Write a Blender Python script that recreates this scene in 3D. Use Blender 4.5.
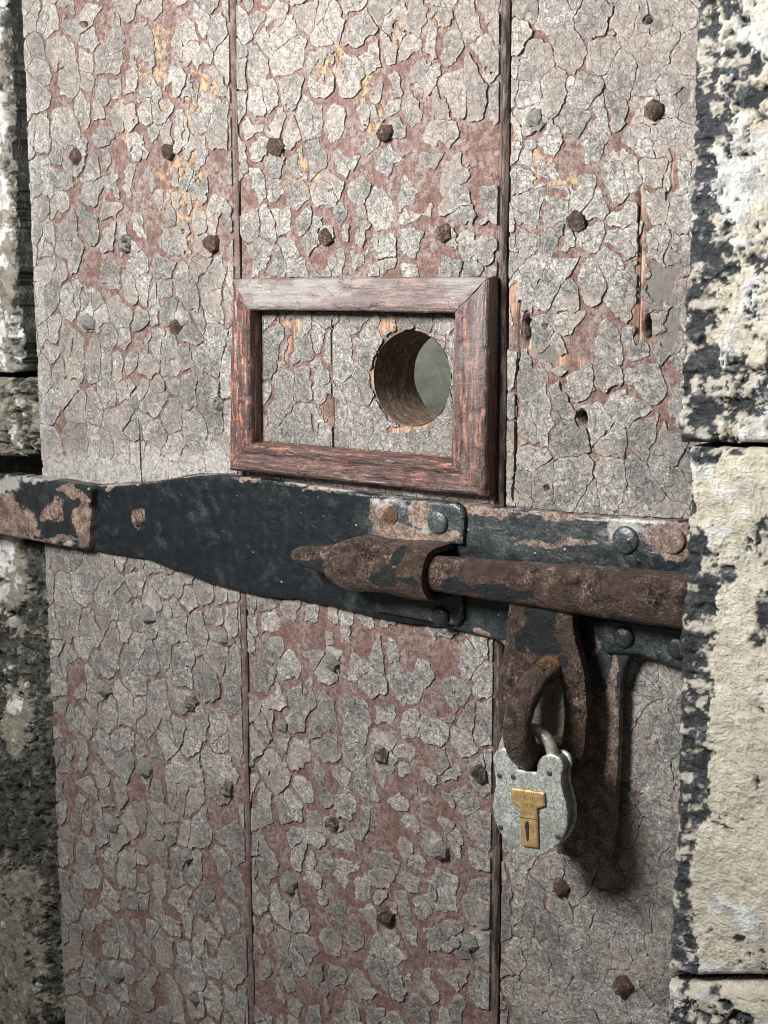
import bpy, math, random
import numpy as np
from mathutils import Matrix, Vector

# ------------------------------------------------------------------ clear
for o in list(bpy.data.objects):
    bpy.data.objects.remove(o, do_unlink=True)
scene = bpy.context.scene
COL = scene.collection
random.seed(4)

# ------------------------------------------------------------------ camera
# door face = plane y 0 (x right, y into the door, z up); the photograph's two vanishing
# points (rows of nails, plank joints) give focal length and orientation
F = 1375.0
HV = np.array([-1884.0, -218.0, F])          # where the horizontals run to (world -x)
VV = np.array([16.0, 8488.0, F])             # where the verticals run to (world -z)
ax = -HV / np.linalg.norm(HV)
az = -VV / np.linalg.norm(VV)
az = az - ax * az.dot(ax); az /= np.linalg.norm(az)
ay = np.cross(az, ax)
RW = np.stack([ax, ay, az])                  # rows: world axes in camera coordinates (x right, y down, z forward)
DIST = 0.95
CAM = -DIST * RW[:, 2]
cam_d = bpy.data.cameras.new('camera')
cam = bpy.data.objects.new('camera', cam_d); COL.objects.link(cam)
cam_d.sensor_fit = 'VERTICAL'; cam_d.sensor_height = 36.0; cam_d.lens = F / 1024 * 36.0
cam_d.clip_start = 0.02; cam_d.clip_end = 60
mw = Matrix([[RW[i, 0], -RW[i, 1], -RW[i, 2], CAM[i]] for i in range(3)] + [[0, 0, 0, 1]])
cam.matrix_world = mw
scene.camera = cam
scene.render.resolution_x = 768; scene.render.resolution_y = 1024

def W(px, py, y=0.0):
    """photo pixel -> (x, z) on the plane at depth y"""
    d = RW @ np.array([px - 384.0, py - 512.0, F])
    t = (y - CAM[1]) / d[1]
    p = CAM + t * d
    return float(p[0]), float(p[2])
def W3(px, py, y):
    x, z = W(px, py, y); return Vector((x, y, z))
def UV(x, y, z):
    """world -> photo pixel"""
    q = [(x - CAM[0]) * RW[0, k] + (y - CAM[1]) * RW[1, k] + (z - CAM[2]) * RW[2, k] for k in range(3)]
    return 384 + F * q[0] / q[2], 512 + F * q[1] / q[2]

# ------------------------------------------------------------------ world and lamps
world = bpy.data.worlds.new('World'); scene.world = world; world.use_nodes = True
bg = world.node_tree.nodes['Background']
bg.inputs[0].default_value = (1.0, 0.96, 0.88, 1); bg.inputs[1].default_value = 0.125

def area(name, loc, target, size, power, color):
    l = bpy.data.lights.new(name, 'AREA'); l.shape = 'DISK'; l.size = size; l.energy = power; l.color = color
    o = bpy.data.objects.new(name, l); COL.objects.link(o)
    o.location = loc
    o.rotation_euler = (Vector(target) - Vector(loc)).to_track_quat('-Z', 'Y').to_euler()
    return o
area('key_lamp', (-0.17, -0.82, 0.50), (0.03, 0, 0.30), 0.32, 13.2, (1.0, 0.985, 0.96)).data.spread = math.radians(124)
area('cell_lamp', (-0.9, 0.35, 0.9), (-0.55, 0.95, 0.0), 0.4, 13, (1.0, 1.0, 0.94))
scene.view_settings.view_transform = 'Standard'
scene.view_settings.look = 'None'
scene.view_settings.exposure = 0.0
scene.view_settings.gamma = 1.0
scene.render.engine = 'CYCLES'
scene.cycles.filter_width = 0.9

# ------------------------------------------------------------------ noise
def h2(ix, iz, s):
    n = (ix.astype(np.int64) * 374761393 + iz.astype(np.int64) * 668265263 + int(s) * 2147483647 * 3 + int(s) * 97561) & 0xFFFFFFFF
    n = ((n ^ (n >> 13)) * 1274126177) & 0xFFFFFFFF
    n = ((n ^ (n >> 16)) * 2246822519) & 0xFFFFFFFF
    n = n ^ (n >> 15)
    return (n & 0xFFFFFF) / float(0xFFFFFF)
def vn(x, z, s):
    ix = np.floor(x); iz = np.floor(z)
    fx = x - ix; fz = z - iz
    fx = fx * fx * fx * (fx * (fx * 6 - 15) + 10); fz = fz * fz * fz * (fz * (fz * 6 - 15) + 10)
    a = h2(ix, iz, s); b = h2(ix + 1, iz, s); c = h2(ix, iz + 1, s); d = h2(ix + 1, iz + 1, s)
    return (a + (b - a) * fx) * (1 - fz) + (c + (d - c) * fx) * fz
def fbm(x, z, size, octv, s, fall=0.5):
    """noise 0..1, size = metres of the largest feature"""
    x = np.asarray(x, float) / size + 31.7; z = np.asarray(z, float) / size + 17.3
    t = 0; a = 1.0; w = 0
    for k in range(octv):
        t = t + a * vn(x * (2.03 ** k) + k * 5.1, z * (2.03 ** k) - k * 3.7, s + k * 11); w += a; a *= fall
    return t / w
def worley(x, z, s, seed, drop=0.25, jit=0.92):
    gx = np.floor(x / s); gz = np.floor(z / s)
    best = np.full(x.shape, 1e9); bx = np.zeros(x.shape); bz = np.zeros(x.shape); bid = np.zeros(x.shape, np.int64)
    offs = [(i, j) for i in (-2, -1, 0, 1, 2) for j in (-2, -1, 0, 1, 2)]
    def pt(i, j):
        cx = gx + i; cz = gz + j
        px = (cx + 0.5 + jit * (h2(cx, cz, seed) - 0.5)) * s
        pz = (cz + 0.5 + jit * (h2(cx, cz, seed + 7) - 0.5)) * s
        return cx, cz, px, pz, h2(cx, cz, seed + 13) < drop
    for i, j in offs:
        cx, cz, px, pz, dead = pt(i, j)
        d = (px - x) ** 2 + (pz - z) ** 2 + dead * 1e3
        m = d < best
        best[m] = d[m]; bx[m] = px[m]; bz[m] = pz[m]; bid[m] = (cx[m] + 5000).astype(np.int64) * 10007 + (cz[m] + 5000).astype(np.int64)
    ed = np.full(x.shape, 1e9)
    for i, j in offs:
        cx, cz, px, pz, dead = pt(i, j)
        ex = px - bx; ez = pz - bz; L = np.sqrt(ex * ex + ez * ez)
        ok = (L > 1e-7) & (~dead)
        e = ((px + bx) * 0.5 - x) * ex / np.maximum(L, 1e-9) + ((pz + bz) * 0.5 - z) * ez / np.maximum(L, 1e-9)
        ed = np.where(ok & (e < ed), e, ed)
    return bid, ed, bx, bz
def worley2(x, z, s, bigs, seed, drop=0.28, jit=0.88):
    """cells gathered into clusters: edge distance to neighbours of the same cluster and of other clusters"""
    gx = np.floor(x / s).astype(np.int64); gz = np.floor(z / s).astype(np.int64)
    x0 = gx.min() - 3; z0 = gz.min() - 3
    CX, CZ = np.meshgrid(np.arange(x0, gx.max() + 4), np.arange(z0, gz.max() + 4), indexing='ij')
    PXg = (CX + 0.5 + jit * (h2(CX, CZ, seed) - 0.5)) * s; PZg = (CZ + 0.5 + jit * (h2(CX, CZ, seed + 7) - 0.5)) * s
    DEAD = h2(CX, CZ, seed + 13) < drop
    BIG = worley(PXg, PZg, bigs, seed + 21, drop=0.25, jit=0.95)[0]
    offs = [(i, j) for i in (-2, -1, 0, 1, 2) for j in (-2, -1, 0, 1, 2)]
    best = np.full(x.shape, 1e9); bi = np.zeros(x.shape, np.int64); bj = np.zeros(x.shape, np.int64)
    for i, j in offs:
        a = gx + i - x0; b = gz + j - z0
        d = (PXg[a, b] - x) ** 2 + (PZg[a, b] - z) ** 2 + DEAD[a, b] * 1e3
        m = d < best
        best[m] = d[m]; bi[m] = a[m]; bj[m] = b[m]
    bx = PXg[bi, bj]; bz = PZg[bi, bj]; bg_ = BIG[bi, bj]
    es = np.full(x.shape, 1.0); eo = np.full(x.shape, 1.0)
    for i, j in offs:
        a = gx + i - x0; b = gz + j - z0
        px = PXg[a, b]; pz = PZg[a, b]
        ex = px - bx; ez = pz - bz; L = np.sqrt(ex * ex + ez * ez)
        ok = (L > 1e-7) & (~DEAD[a, b]); L = np.maximum(L, 1e-9)
        e = ((px + bx) * 0.5 - x) * ex / L + ((pz + bz) * 0.5 - z) * ez / L
        same = BIG[a, b] == bg_
        es = np.where(ok & same & (e < es), e, es); eo = np.where(ok & ~same & (e < eo), e, eo)
    return (bi + x0 + 5000) * 10007 + (bj + z0 + 5000), es, eo, np.sqrt(best)
def sstep(a, b, v):
    t = np.clip((v - a) / (b - a), 0, 1); return t * t * (3 - 2 * t)

# ------------------------------------------------------------------ material helper
class Mat:
    def __init__(s, name):
        s.m = bpy.data.materials.new(name); s.m.use_nodes = True
        s.nt = s.m.node_tree; s.b = s.nt.nodes['Principled BSDF']
        s.pos = s.nt.nodes.new('ShaderNodeNewGeometry').outputs['Position']
    def put(s, sock, v):
        if isinstance(v, bpy.types.NodeSocket): s.nt.links.new(v, sock)
        elif v is not None:
            if isinstance(v, (tuple, list)) and len(v) == 3 and sock.type == 'RGBA': v = (*v, 1)
            sock.default_value = v
    def scaled(s, sc):
        n = s.nt.nodes.new('ShaderNodeVectorMath'); n.operation = 'MULTIPLY'
        s.put(n.inputs[0], s.pos); n.inputs[1].default_value = sc; return n.outputs[0]
    def noise(s, scale, detail=4, rough=0.6, vec=None, dist=0.0):
        n = s.nt.nodes.new('ShaderNodeTexNoise'); s.put(n.inputs['Vector'], vec or s.pos)
        n.inputs['Scale'].default_value = scale; n.inputs['Detail'].default_value = detail
        n.inputs['Roughness'].default_value = rough; n.inputs['Distortion'].default_value = dist
        return n.outputs['Fac']
    def vor(s, scale, feature='F1', vec=None, out='Distance', rnd=1.0):
        n = s.nt.nodes.new('ShaderNodeTexVoronoi'); n.feature = feature; s.put(n.inputs['Vector'], vec or s.pos)
        n.inputs['Scale'].default_value = scale; n.inputs['Randomness'].default_value = rnd
        return n.outputs[out]
    def ramp(s, f, stops):
        n = s.nt.nodes.new('ShaderNodeValToRGB'); s.put(n.inputs[0], f)
        e = n.color_ramp.elements
        while len(e) < len(stops): e.new(0.5)
        for i, (p, c) in enumerate(stops):
            e[i].position = p
            c = (c, c, c) if isinstance(c, (int, float)) else c
            e[i].color = (*c, 1)
        return n.outputs[0]
    def mix(s, f, a, b, mode='MIX'):
        n = s.nt.nodes.new('ShaderNodeMix'); n.data_type = 'RGBA'; n.blend_type = mode
        s.put(n.inputs[0], f); s.put(n.inputs[6], a); s.put(n.inputs[7], b); return n.outputs[2]
    def math(s, op, a, b=None, c=None, clamp=False):
        n = s.nt.nodes.new('ShaderNodeMath'); n.operation = op; n.use_clamp = clamp
        s.put(n.inputs[0], a)
        if b is not None: s.put(n.inputs[1], b)
        if c is not None: s.put(n.inputs[2], c)
        return n.outputs[0]
    def attr(s, name):
        n = s.nt.nodes.new('ShaderNodeAttribute'); n.attribute_name = name; return n.outputs['Fac']
    def worn(s, name, amp=0.9, scale=170, lo=0.46, hi=0.56):
        """soft stored mask broken up by fine noise"""
        n = s.math('MULTIPLY', s.math('SUBTRACT', s.noise(scale, 6, 0.72), 0.5), amp * 2)
        return s.ramp(s.math('ADD', s.attr(name), n), [(lo, 0.0), (hi, 1.0)])
    def bump(s, h, dist, strength=1.0, normal=None):
        n = s.nt.nodes.new('ShaderNodeBump'); s.put(n.inputs['Height'], h)
        n.inputs['Distance'].default_value = dist; n.inputs['Strength'].default_value = strength
        if normal: s.put(n.inputs['Normal'], normal)
        return n.outputs[0]
    def done(s, color, rough, normal=None, metal=0.0, spec=0.5):
        s.put(s.b.inputs['Base Color'], color); s.put(s.b.inputs['Roughness'], rough)
        s.put(s.b.inputs['Metallic'], metal); s.put(s.b.inputs['Specular IOR Level'], spec)
        if normal: s.put(s.b.inputs['Normal'], normal)
        return s.m

def mat_grey_paint():
    m = Mat('weathered_grey_paint')
    fine = m.noise(760, 3, 0.75); mid = m.noise(260, 4, 0.65); big = m.noise(28, 3, 0.5)
    t = m.attr('tone'); dust = m.attr('dust'); warm = m.attr('warm')
    speck = m.ramp(m.math('ADD', m.math('MULTIPLY', fine, 0.6), m.math('MULTIPLY', mid, 0.4)),
                   [(0.37, (0.085, 0.082, 0.075)), (0.455, (0.175, 0.171, 0.160)), (0.54, (0.285, 0.282, 0.268)), (0.63, (0.52, 0.515, 0.495))])
    c = m.mix(t, m.mix(1.0, speck, (0.55, 0.535, 0.53), 'MULTIPLY'), m.mix(1.0, speck, (1.18, 1.13, 1.105), 'MULTIPLY'))
    c = m.mix(m.math('MULTIPLY', warm, 0.75), c, m.mix(mid, (0.22, 0.175, 0.15), (0.34, 0.275, 0.24)))
    c = m.mix(m.math('MULTIPLY', m.ramp(big, [(0.45, 0.0), (0.72, 1.0)]), 0.35), c, (0.27, 0.225, 0.185))
    c = m.mix(m.math('MULTIPLY', m.math('ADD', m.math('MULTIPLY', dust, 0.35), m.math('MULTIPLY', m.worn('dust', 0.75, 220, 0.40, 0.75), 0.5)), 0.95), c, (0.50, 0.485, 0.465))
    # hairline crazing inside the flakes, filled with dirt
    cr = m.vor(170, 'DISTANCE_TO_EDGE', vec=m.nt_vec(200, 0.007))
    crk = m.ramp(cr, [(0.0, 0.0), (0.045, 1.0)])
    c = m.mix(m.math('MULTIPLY', m.math('SUBTRACT', 1.0, crk), m.ramp(m.noise(60, 2), [(0.45, 0.0), (0.62, 0.75)])), c, (0.07, 0.052, 0.045))
    ht = m.math('ADD', m.math('MULTIPLY', fine, 0.6), m.math('ADD', m.math('MULTIPLY', mid, 1.0), m.math('MULTIPLY', crk, 0.25)))
    return m.done(c, m.ramp(mid, [(0.3, 0.55), (0.7, 0.85)]), m.bump(ht, 0.0016, 1.0), spec=0.4)
def _nt_vec(m, scale, amp):
    """position warped by noise"""
    n = m.nt.nodes.new('ShaderNodeTexNoise'); m.put(n.inputs['Vector'], m.pos); n.inputs['Scale'].default_value = scale
    n.inputs['Detail'].default_value = 3
    a = m.nt.nodes.new('ShaderNodeVectorMath'); a.operation = 'SCALE'; m.put(a.inputs[0], n.outputs['Color']); a.inputs['Scale'].default_value = amp
    b = m.nt.nodes.new('ShaderNodeVectorMath'); b.operation = 'ADD'; m.put(b.inputs[0], m.pos); m.put(b.inputs[1], a.outputs[0])
    return b.outputs[0]
Mat.nt_vec = _nt_vec

def mat_red_base():
    m = Mat('dusty_red_undercoat_on_wood')
    fine = m.noise(850, 3, 0.7); mid = m.noise(170, 4, 0.6); grain = m.noise(1, 4, 0.6, vec=m.scaled((420, 420, 28)))
    red = m.ramp(m.math('ADD', m.math('MULTIPLY', fine, 0.55), m.math('MULTIPLY', mid, 0.45)),
                 [(0.30, (0.046, 0.022, 0.018)), (0.46, (0.108, 0.056, 0.047)), (0.58, (0.180, 0.110, 0.094)), (0.70, (0.36, 0.27, 0.24))])
    red = m.mix(m.math('MULTIPLY', m.ramp(m.noise(45, 4, 0.65), [(0.40, 0.12), (0.60, 0.95)]), m.ramp(m.noise(260, 5, 0.75), [(0.44, 0.0), (0.56, 0.9)])), red, m.mix(fine, (0.17, 0.145, 0.133), (0.36, 0.325, 0.305)))
    och = m.mix(fine, (0.24, 0.175, 0.10), (0.54, 0.39, 0.21))
    c = m.mix(m.math('MULTIPLY', m.attr('ochre'), m.ramp(m.noise(150, 6, 0.72), [(0.49, 0.0), (0.56, 0.9)])), red, och)
    c = m.mix(m.attr('bare'), c, m.mix(mid, (0.085, 0.075, 0.068), (0.21, 0.19, 0.175)))
    wood = m.ramp(grain, [(0.3, (0.10, 0.06, 0.042)), (0.46, (0.28, 0.165, 0.115)), (0.62, (0.46, 0.315, 0.235))])
    c = m.mix(m.attr('wood'), c, wood)
    bead = m.mix(m.ramp(m.noise(1, 4, 0.65, vec=m.scaled((300, 300, 60))), [(0.42, 0.0), (0.6, 1.0)]), (0.03, 0.022, 0.019), (0.15, 0.118, 0.105))
    c = m.mix(m.attr('bead'), c, bead)
    c = m.mix(m.attr('dark'), c, (0.018, 0.013, 0.011))
    ht = m.math('ADD', m.math('MULTIPLY', grain, 1.0), m.math('MULTIPLY', fine, 0.5))
    ht = m.math('ADD', ht, m.math('MULTIPLY', m.noise(260, 5, 0.75), 1.0))
    return m.done(c, 0.78, m.bump(ht, 0.0015, 1.0), spec=0.3)

def mat_rust(name='brown_rusted_iron', dark=1.0):
    m = Mat(name)
    fine = m.noise(560, 4, 0.75); mid = m.noise(120, 6, 0.7); big = m.noise(40, 4, 0.6)
    k = dark
    c = m.ramp(m.math('ADD', m.math('MULTIPLY', fine, 0.55), m.math('MULTIPLY', mid, 0.45)),
               [(0.39, (0.010 * k, 0.007 * k, 0.006 * k)), (0.46, (0.042 * k, 0.029 * k, 0.023 * k)), (0.535, (0.110 * k, 0.076 * k, 0.060 * k)), (0.60, (0.32 * k, 0.24 * k, 0.205 * k))])
    c = m.mix(m.ramp(big, [(0.40, 0.0), (0.6, 0.8)]), c, m.mix(mid, (0.012 * k, 0.017 * k, 0.014 * k), (0.13 * k, 0.070 * k, 0.052 * k)))
    c = m.mix(m.math('MULTIPLY', m.attr('orange'), m.ramp(mid, [(0.35, 0.2), (0.6, 0.75)])), c, m.mix(fine, (0.20, 0.085, 0.025), (0.50, 0.26, 0.09)))
    blk = m.worn('black', 0.55, 210)
    c = m.mix(blk, c, m.ramp(mid, [(0.3, (0.008, 0.010, 0.011)), (0.7, (0.030, 0.036, 0.036))]))
    pm = m.worn('paint', 0.6, 230)
    c = m.mix(pm, c, m.mix(fine, (0.14, 0.13, 0.12), (0.44, 0.42, 0.39)))
    ht = m.math('ADD', m.math('MULTIPLY', fine, 0.7), m.math('MULTIPLY', mid, 1.4))
    return m.done(c, m.mix(blk, m.ramp(m.math('ADD', m.math('MULTIPLY', mid, 0.5), m.math('MULTIPLY', big, 0.5)), [(0.40, 0.20), (0.58, 0.56)]), (0.42,) * 3), m.bump(ht, 0.0034, 1.0), metal=0.38, spec=0.5)

def mat_black_paint():
    m = Mat('blue_black_paint_on_rusting_iron')
    fine = m.noise(700, 3, 0.65); mid = m.noise(120, 5, 0.62); big = m.noise(20, 3, 0.5)
    paint = m.ramp(mid, [(0.32, (0.0070, 0.0095, 0.0112)), (0.60, (0.0095, 0.0128, 0.0150)), (0.78, (0.030, 0.036, 0.038))])
    scuff = m.ramp(fine, [(0.35, (0.018, 0.022, 0.024)), (0.65, (0.105, 0.115, 0.115))])
    paint = m.mix(m.math('ADD', m.math('MULTIPLY', m.attr('scuff'), m.ramp(m.noise(90, 5, 0.7), [(0.4, 0.35), (0.58, 1.0)])), m.ramp(m.noise(55, 6, 0.75), [(0.54, 0.0), (0.72, 0.55)])), paint, scuff)
    rust = m.ramp(m.math('ADD', m.math('MULTIPLY', fine, 0.5), m.math('MULTIPLY', mid, 0.5)),
                  [(0.35, (0.018, 0.012, 0.010)), (0.47, (0.090, 0.060, 0.047)), (0.59, (0.26, 0.188, 0.152))])
    rm = m.worn('rust', 0.6, 190)
    c = m.mix(rm, paint, rust)
    c = m.mix(m.math('MULTIPLY', m.worn('dust', 0.7, 150, 0.4, 0.7), 0.8), c, m.mix(fine, (0.20, 0.19, 0.175), (0.48, 0.46, 0.43)))
    blob = m.ramp(m.vor(75, 'F1', vec=m.nt_vec(60, 0.006)), [(0.0, 1.0), (0.14, 0.0)])
    ht = m.math('ADD', m.math('MULTIPLY', mid, 1.0), m.math('ADD', m.math('MULTIPLY', fine, 0.12), m.math('MULTIPLY', blob, 0.5)))
    r = m.mix(rm, m.ramp(mid, [(0.3, 0.22), (0.7, 0.38)]), (0.7,) * 3)
    return m.done(c, r, m.bump(ht, 0.0017, 0.8), metal=0.0, spec=0.5)

def mat_stone(name, rock_a, rock_b, wash_lo, wash_hi, wash_hi2, wk=1.0):
    m = Mat(name); m_b = 0.0042
    fine = m.noise(520, 4, 0.7); mid = m.noise(95, 5, 0.65); big = m.noise(18, 3, 0.55)
    rock = m.ramp(m.math('ADD', m.math('MULTIPLY', fine, 0.4), m.math('MULTIPLY', mid, 0.6)), [(0.41, rock_a), (0.54, rock_b), (0.64, tuple(min(1, v * 4.0) for v in rock_b))])
    rock = m.mix(m.attr('fleck'), rock, m.mix(fine, wash_lo, wash_hi2))
    wash = m.ramp(m.math('ADD', m.math('MULTIPLY', mid, 0.65), m.math('MULTIPLY', fine, 0.35)), [(0.34, wash_lo), (0.55, wash_hi), (0.70, wash_hi2)])
    wash = m.mix(m.ramp(m.noise(35, 6, 0.72), [(0.46, 0.0), (0.64, 0.5)]), wash, m.mix(fine, tuple(v * 0.62 for v in wash_lo), wash_lo))
    wash = m.mix(m.attr('white'), wash, m.mix(m.ramp(mid, [(0.38, 0.0), (0.6, 1.0)]), tuple(v * wk for v in (0.46, 0.46, 0.44)), tuple(v * wk for v in (0.86, 0.86, 0.83))))
    c = m.mix(m.attr('wash'), rock, wash)
    ht = m.math('ADD', m.math('MULTIPLY', mid, 1.5), m.math('MULTIPLY', fine, 0.5))
    rough = m.mix(m.attr('wash'), m.ramp(mid, [(0.35, 0.42), (0.65, 0.75)]), (0.85,) * 3)
    return m.done(c, rough, m.bump(ht, m_b, 1.0), spec=0.5)

def mat_frame(name, vec):
    m = Mat(name)
    fine = m.noise(700, 3, 0.7); mid = m.noise(150, 4, 0.65); grain = m.noise(1, 4, 0.65, vec=m.scaled(vec))
    t = m.math('ADD', m.math('MULTIPLY', grain, 0.6), m.math('MULTIPLY', fine, 0.4))
    c = m.ramp(t, [(0.35, (0.013, 0.007, 0.006)), (0.47, (0.052, 0.020, 0.017)), (0.57, (0.105, 0.050, 0.044)), (0.68, (0.30, 0.25, 0.225))])
    orange = m.mix(fine, (0.24, 0.055, 0.032), (0.48, 0.19, 0.10))
    c = m.mix(m.math('MULTIPLY', m.attr('worn'), m.ramp(m.math('ADD', m.math('MULTIPLY', grain, 0.55), m.math('MULTIPLY', m.noise(160, 4, 0.7), 0.45)), [(0.52, 0.0), (0.57, 1.0)])), c, orange)
    c = m.mix(m.attr('dust'), c, m.mix(t, (0.075, 0.060, 0.056), (0.40, 0.365, 0.35)))
    c = m.mix(m.ramp(m.noise(1, 6, 0.75, vec=m.scaled(tuple(v * 0.45 for v in vec))), [(0.60, 0.0), (0.66, 0.8)]), c, m.mix(fine, (0.22, 0.17, 0.15), (0.52, 0.47, 0.43)))
    crk = m.ramp(m.vor(85, 'DISTANCE_TO_EDGE', vec=m.nt_vec(140, 0.012)), [(0.0, 0.0), (0.035, 1.0)])
    c = m.mix(m.math('MULTIPLY', m.math('SUBTRACT', 1.0, crk), m.ramp(m.noise(50, 2), [(0.45, 0.0), (0.6, 0.7)])), c, (0.022, 0.014, 0.012))
    ht = m.math('ADD', m.math('MULTIPLY', grain, 1.0), m.math('ADD', m.math('MULTIPLY', fine, 0.5), m.math('MULTIPLY', mid, 0.6)))
    return m.done(c, m.ramp(mid, [(0.35, 0.34), (0.65, 0.60)]), m.bump(ht, 0.0016, 1.0), spec=0.5)

def mat_bore():
    m = Mat('rough_sawn_bore_wood')
    g = m.noise(1, 6, 0.72, vec=m.scaled((150, 230, 90)), dist=1.2); fine = m.noise(600, 3, 0.7)
    c = m.ramp(g, [(0.32, (0.05, 0.032, 0.022)), (0.5, (0.17, 0.115, 0.08)), (0.62, (0.34, 0.26, 0.19)), (0.72, (0.60, 0.52, 0.40))])
    return m.done(c, 0.6, m.bump(m.math('ADD', g, m.math('MULTIPLY', fine, 0.3)), 0.003, 1.0), spec=0.4)

def mat_plaster():
    m = Mat('grey_green_plaster')
    a = m.noise(11, 5, 0.65, dist=0.6); b = m.noise(60, 3, 0.6)
    c = m.ramp(m.math('ADD', m.math('MULTIPLY', a, 0.7), m.math('MULTIPLY', b, 0.3)), [(0.35, (0.17, 0.175, 0.155)), (0.65, (0.34, 0.345, 0.31))])
    return m.done(c, 0.9, m.bump(b, 0.003, 0.5))

def mat_galv():
    m = Mat('dull_galvanised_steel')
    sp = m.vor(700, 'F1', vec=m.nt_vec(300, 0.002), out='Color'); fine = m.noise(900, 3, 0.7); mid = m.noise(110, 4, 0.6)
    n = m.nt.nodes.new('ShaderNodeRGBToBW'); m.put(n.inputs[0], sp)
    t = m.math('ADD', m.math('MULTIPLY', n.outputs[0], 0.45), m.math('MULTIPLY', fine, 0.55))
    c = m.ramp(t, [(0.30, (0.17, 0.18, 0.168)), (0.5, (0.34, 0.355, 0.335)), (0.70, (0.55, 0.57, 0.545))])
    c = m.mix(m.ramp(m.noise(70, 5, 0.7), [(0.44, 0.0), (0.66, 0.75)]), c, m.mix(fine, (0.12, 0.125, 0.095), (0.27, 0.275, 0.22)))
    return m.done(c, m.ramp(mid, [(0.35, 0.42), (0.65, 0.6)]), m.bump(m.math('ADD', t, mid), 0.0005, 0.6), metal=0.35, spec=0.5)

def mat_simple(name, a, b, scale, rough, metal, bump=0.0004):
    m = Mat(name); n = m.noise(scale, 4, 0.65)
    return m.done(m.ramp(n, [(0.33, a), (0.66, b)]), rough, m.bump(n, bump, 0.7), metal=metal)

MT = dict(
    paint=mat_grey_paint(), base=mat_red_base(), rust=mat_rust(), nail=mat_rust('dark_rusted_nail_iron', 1.35), black=mat_black_paint(),
    frame=mat_frame('worn_brown_rail_moulding', (45, 420, 420)), frame_v=mat_frame('worn_brown_stile_moulding', (420, 420, 45)), bore=mat_bore(), plaster=mat_plaster(), galv=mat_galv(),
    brass=mat_simple('worn_yellow_brass', (0.25, 0.165, 0.065), (0.46, 0.32, 0.145), 240, 0.50, 0.35),
    steel=mat_simple('tarnished_shackle_steel', (0.36, 0.35, 0.30), (0.66, 0.64, 0.56), 320, 0.30, 0.6),
    hole=mat_simple('dark_recess', (0.006, 0.005, 0.004), (0.02, 0.016, 0.012), 300, 0.8, 0.0),
    rivet=mat_simple('dark_rivet_steel', (0.03, 0.03, 0.027), (0.10, 0.10, 0.09), 500, 0.5, 0.5),
    sidesteel=mat_simple('dull_brass_case_edge', (0.07, 0.072, 0.05), (0.20, 0.20, 0.145), 260, 0.40, 0.6),
    stone_r=mat_stone('limewashed_slate', (0.006, 0.007, 0.009), (0.036, 0.040, 0.045), (0.38, 0.335, 0.255), (0.60, 0.56, 0.465), (0.68, 0.66, 0.59), 0.76),
    stone_l=mat_stone('grimy_limewashed_stone', (0.010, 0.011, 0.009), (0.060, 0.060, 0.048), (0.155, 0.138, 0.108), (0.29, 0.265, 0.21), (0.56, 0.55, 0.51), 0.85),
)

# ------------------------------------------------------------------ object helpers
def link(name, me, mat, parent=None):
    o = bpy.data.objects.new(name, me); COL.objects.link(o)
    if mat is not None and not me.materials: me.materials.append(mat)
    if parent is not None: o.parent = parent
    return o
def recentre(V):
    c = np.array([(V[:, 0].min() + V[:, 0].max()) / 2, V[:, 1].max(), V[:, 2].min()])
    return c
def mesh_np(name, V, quads, tris, mat, parent, attrs=None, smooth=None):
    """numpy verts / quads (/ tris) -> one object whose origin lies at its own base"""
    V = np.asarray(V, float); c = recentre(V); L = V - c
    me = bpy.data.meshes.new(name)
    nq = len(quads); nt = len(tris) if tris is not None else 0
    me.vertices.add(len(V)); me.vertices.foreach_set('co', L.astype(np.float32).ravel())
    idx = np.asarray(quads, np.int32).ravel()
    if nt: idx = np.concatenate([idx, np.asarray(tris, np.int32).ravel()])
    me.loops.add(len(idx)); me.loops.foreach_set('vertex_index', idx)
    me.polygons.add(nq + nt)
    st = np.concatenate([np.arange(nq) * 4, nq * 4 + np.arange(nt) * 3]).astype(np.int32)
    me.polygons.foreach_set('loop_start', st)
    sm = np.ones(nq + nt, bool) if smooth is None else np.asarray(smooth, bool)
    me.polygons.foreach_set('use_smooth', sm)
    for k, a in (attrs or {}).items():
        at = me.attributes.new(k, 'FLOAT', 'POINT'); at.data.foreach_set('value', np.asarray(a, np.float32).ravel())
    me.update(calc_edges=True)
    o = link(name, me, mat, parent)
    pw = Vector((0, 0, 0))
    q = parent
    while q is not None:
        pw = pw + Vector(q.location); q = q.parent
    o.location = Vector(c) - pw
    return o
def root(name, loc, label, cat, group=None):
    o = bpy.data.objects.new(name, None); COL.objects.link(o); o.location = loc
    o.empty_display_size = 0.05
    o['label'] = label; o['category'] = cat
    if group: o['group'] = group
    return o

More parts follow.
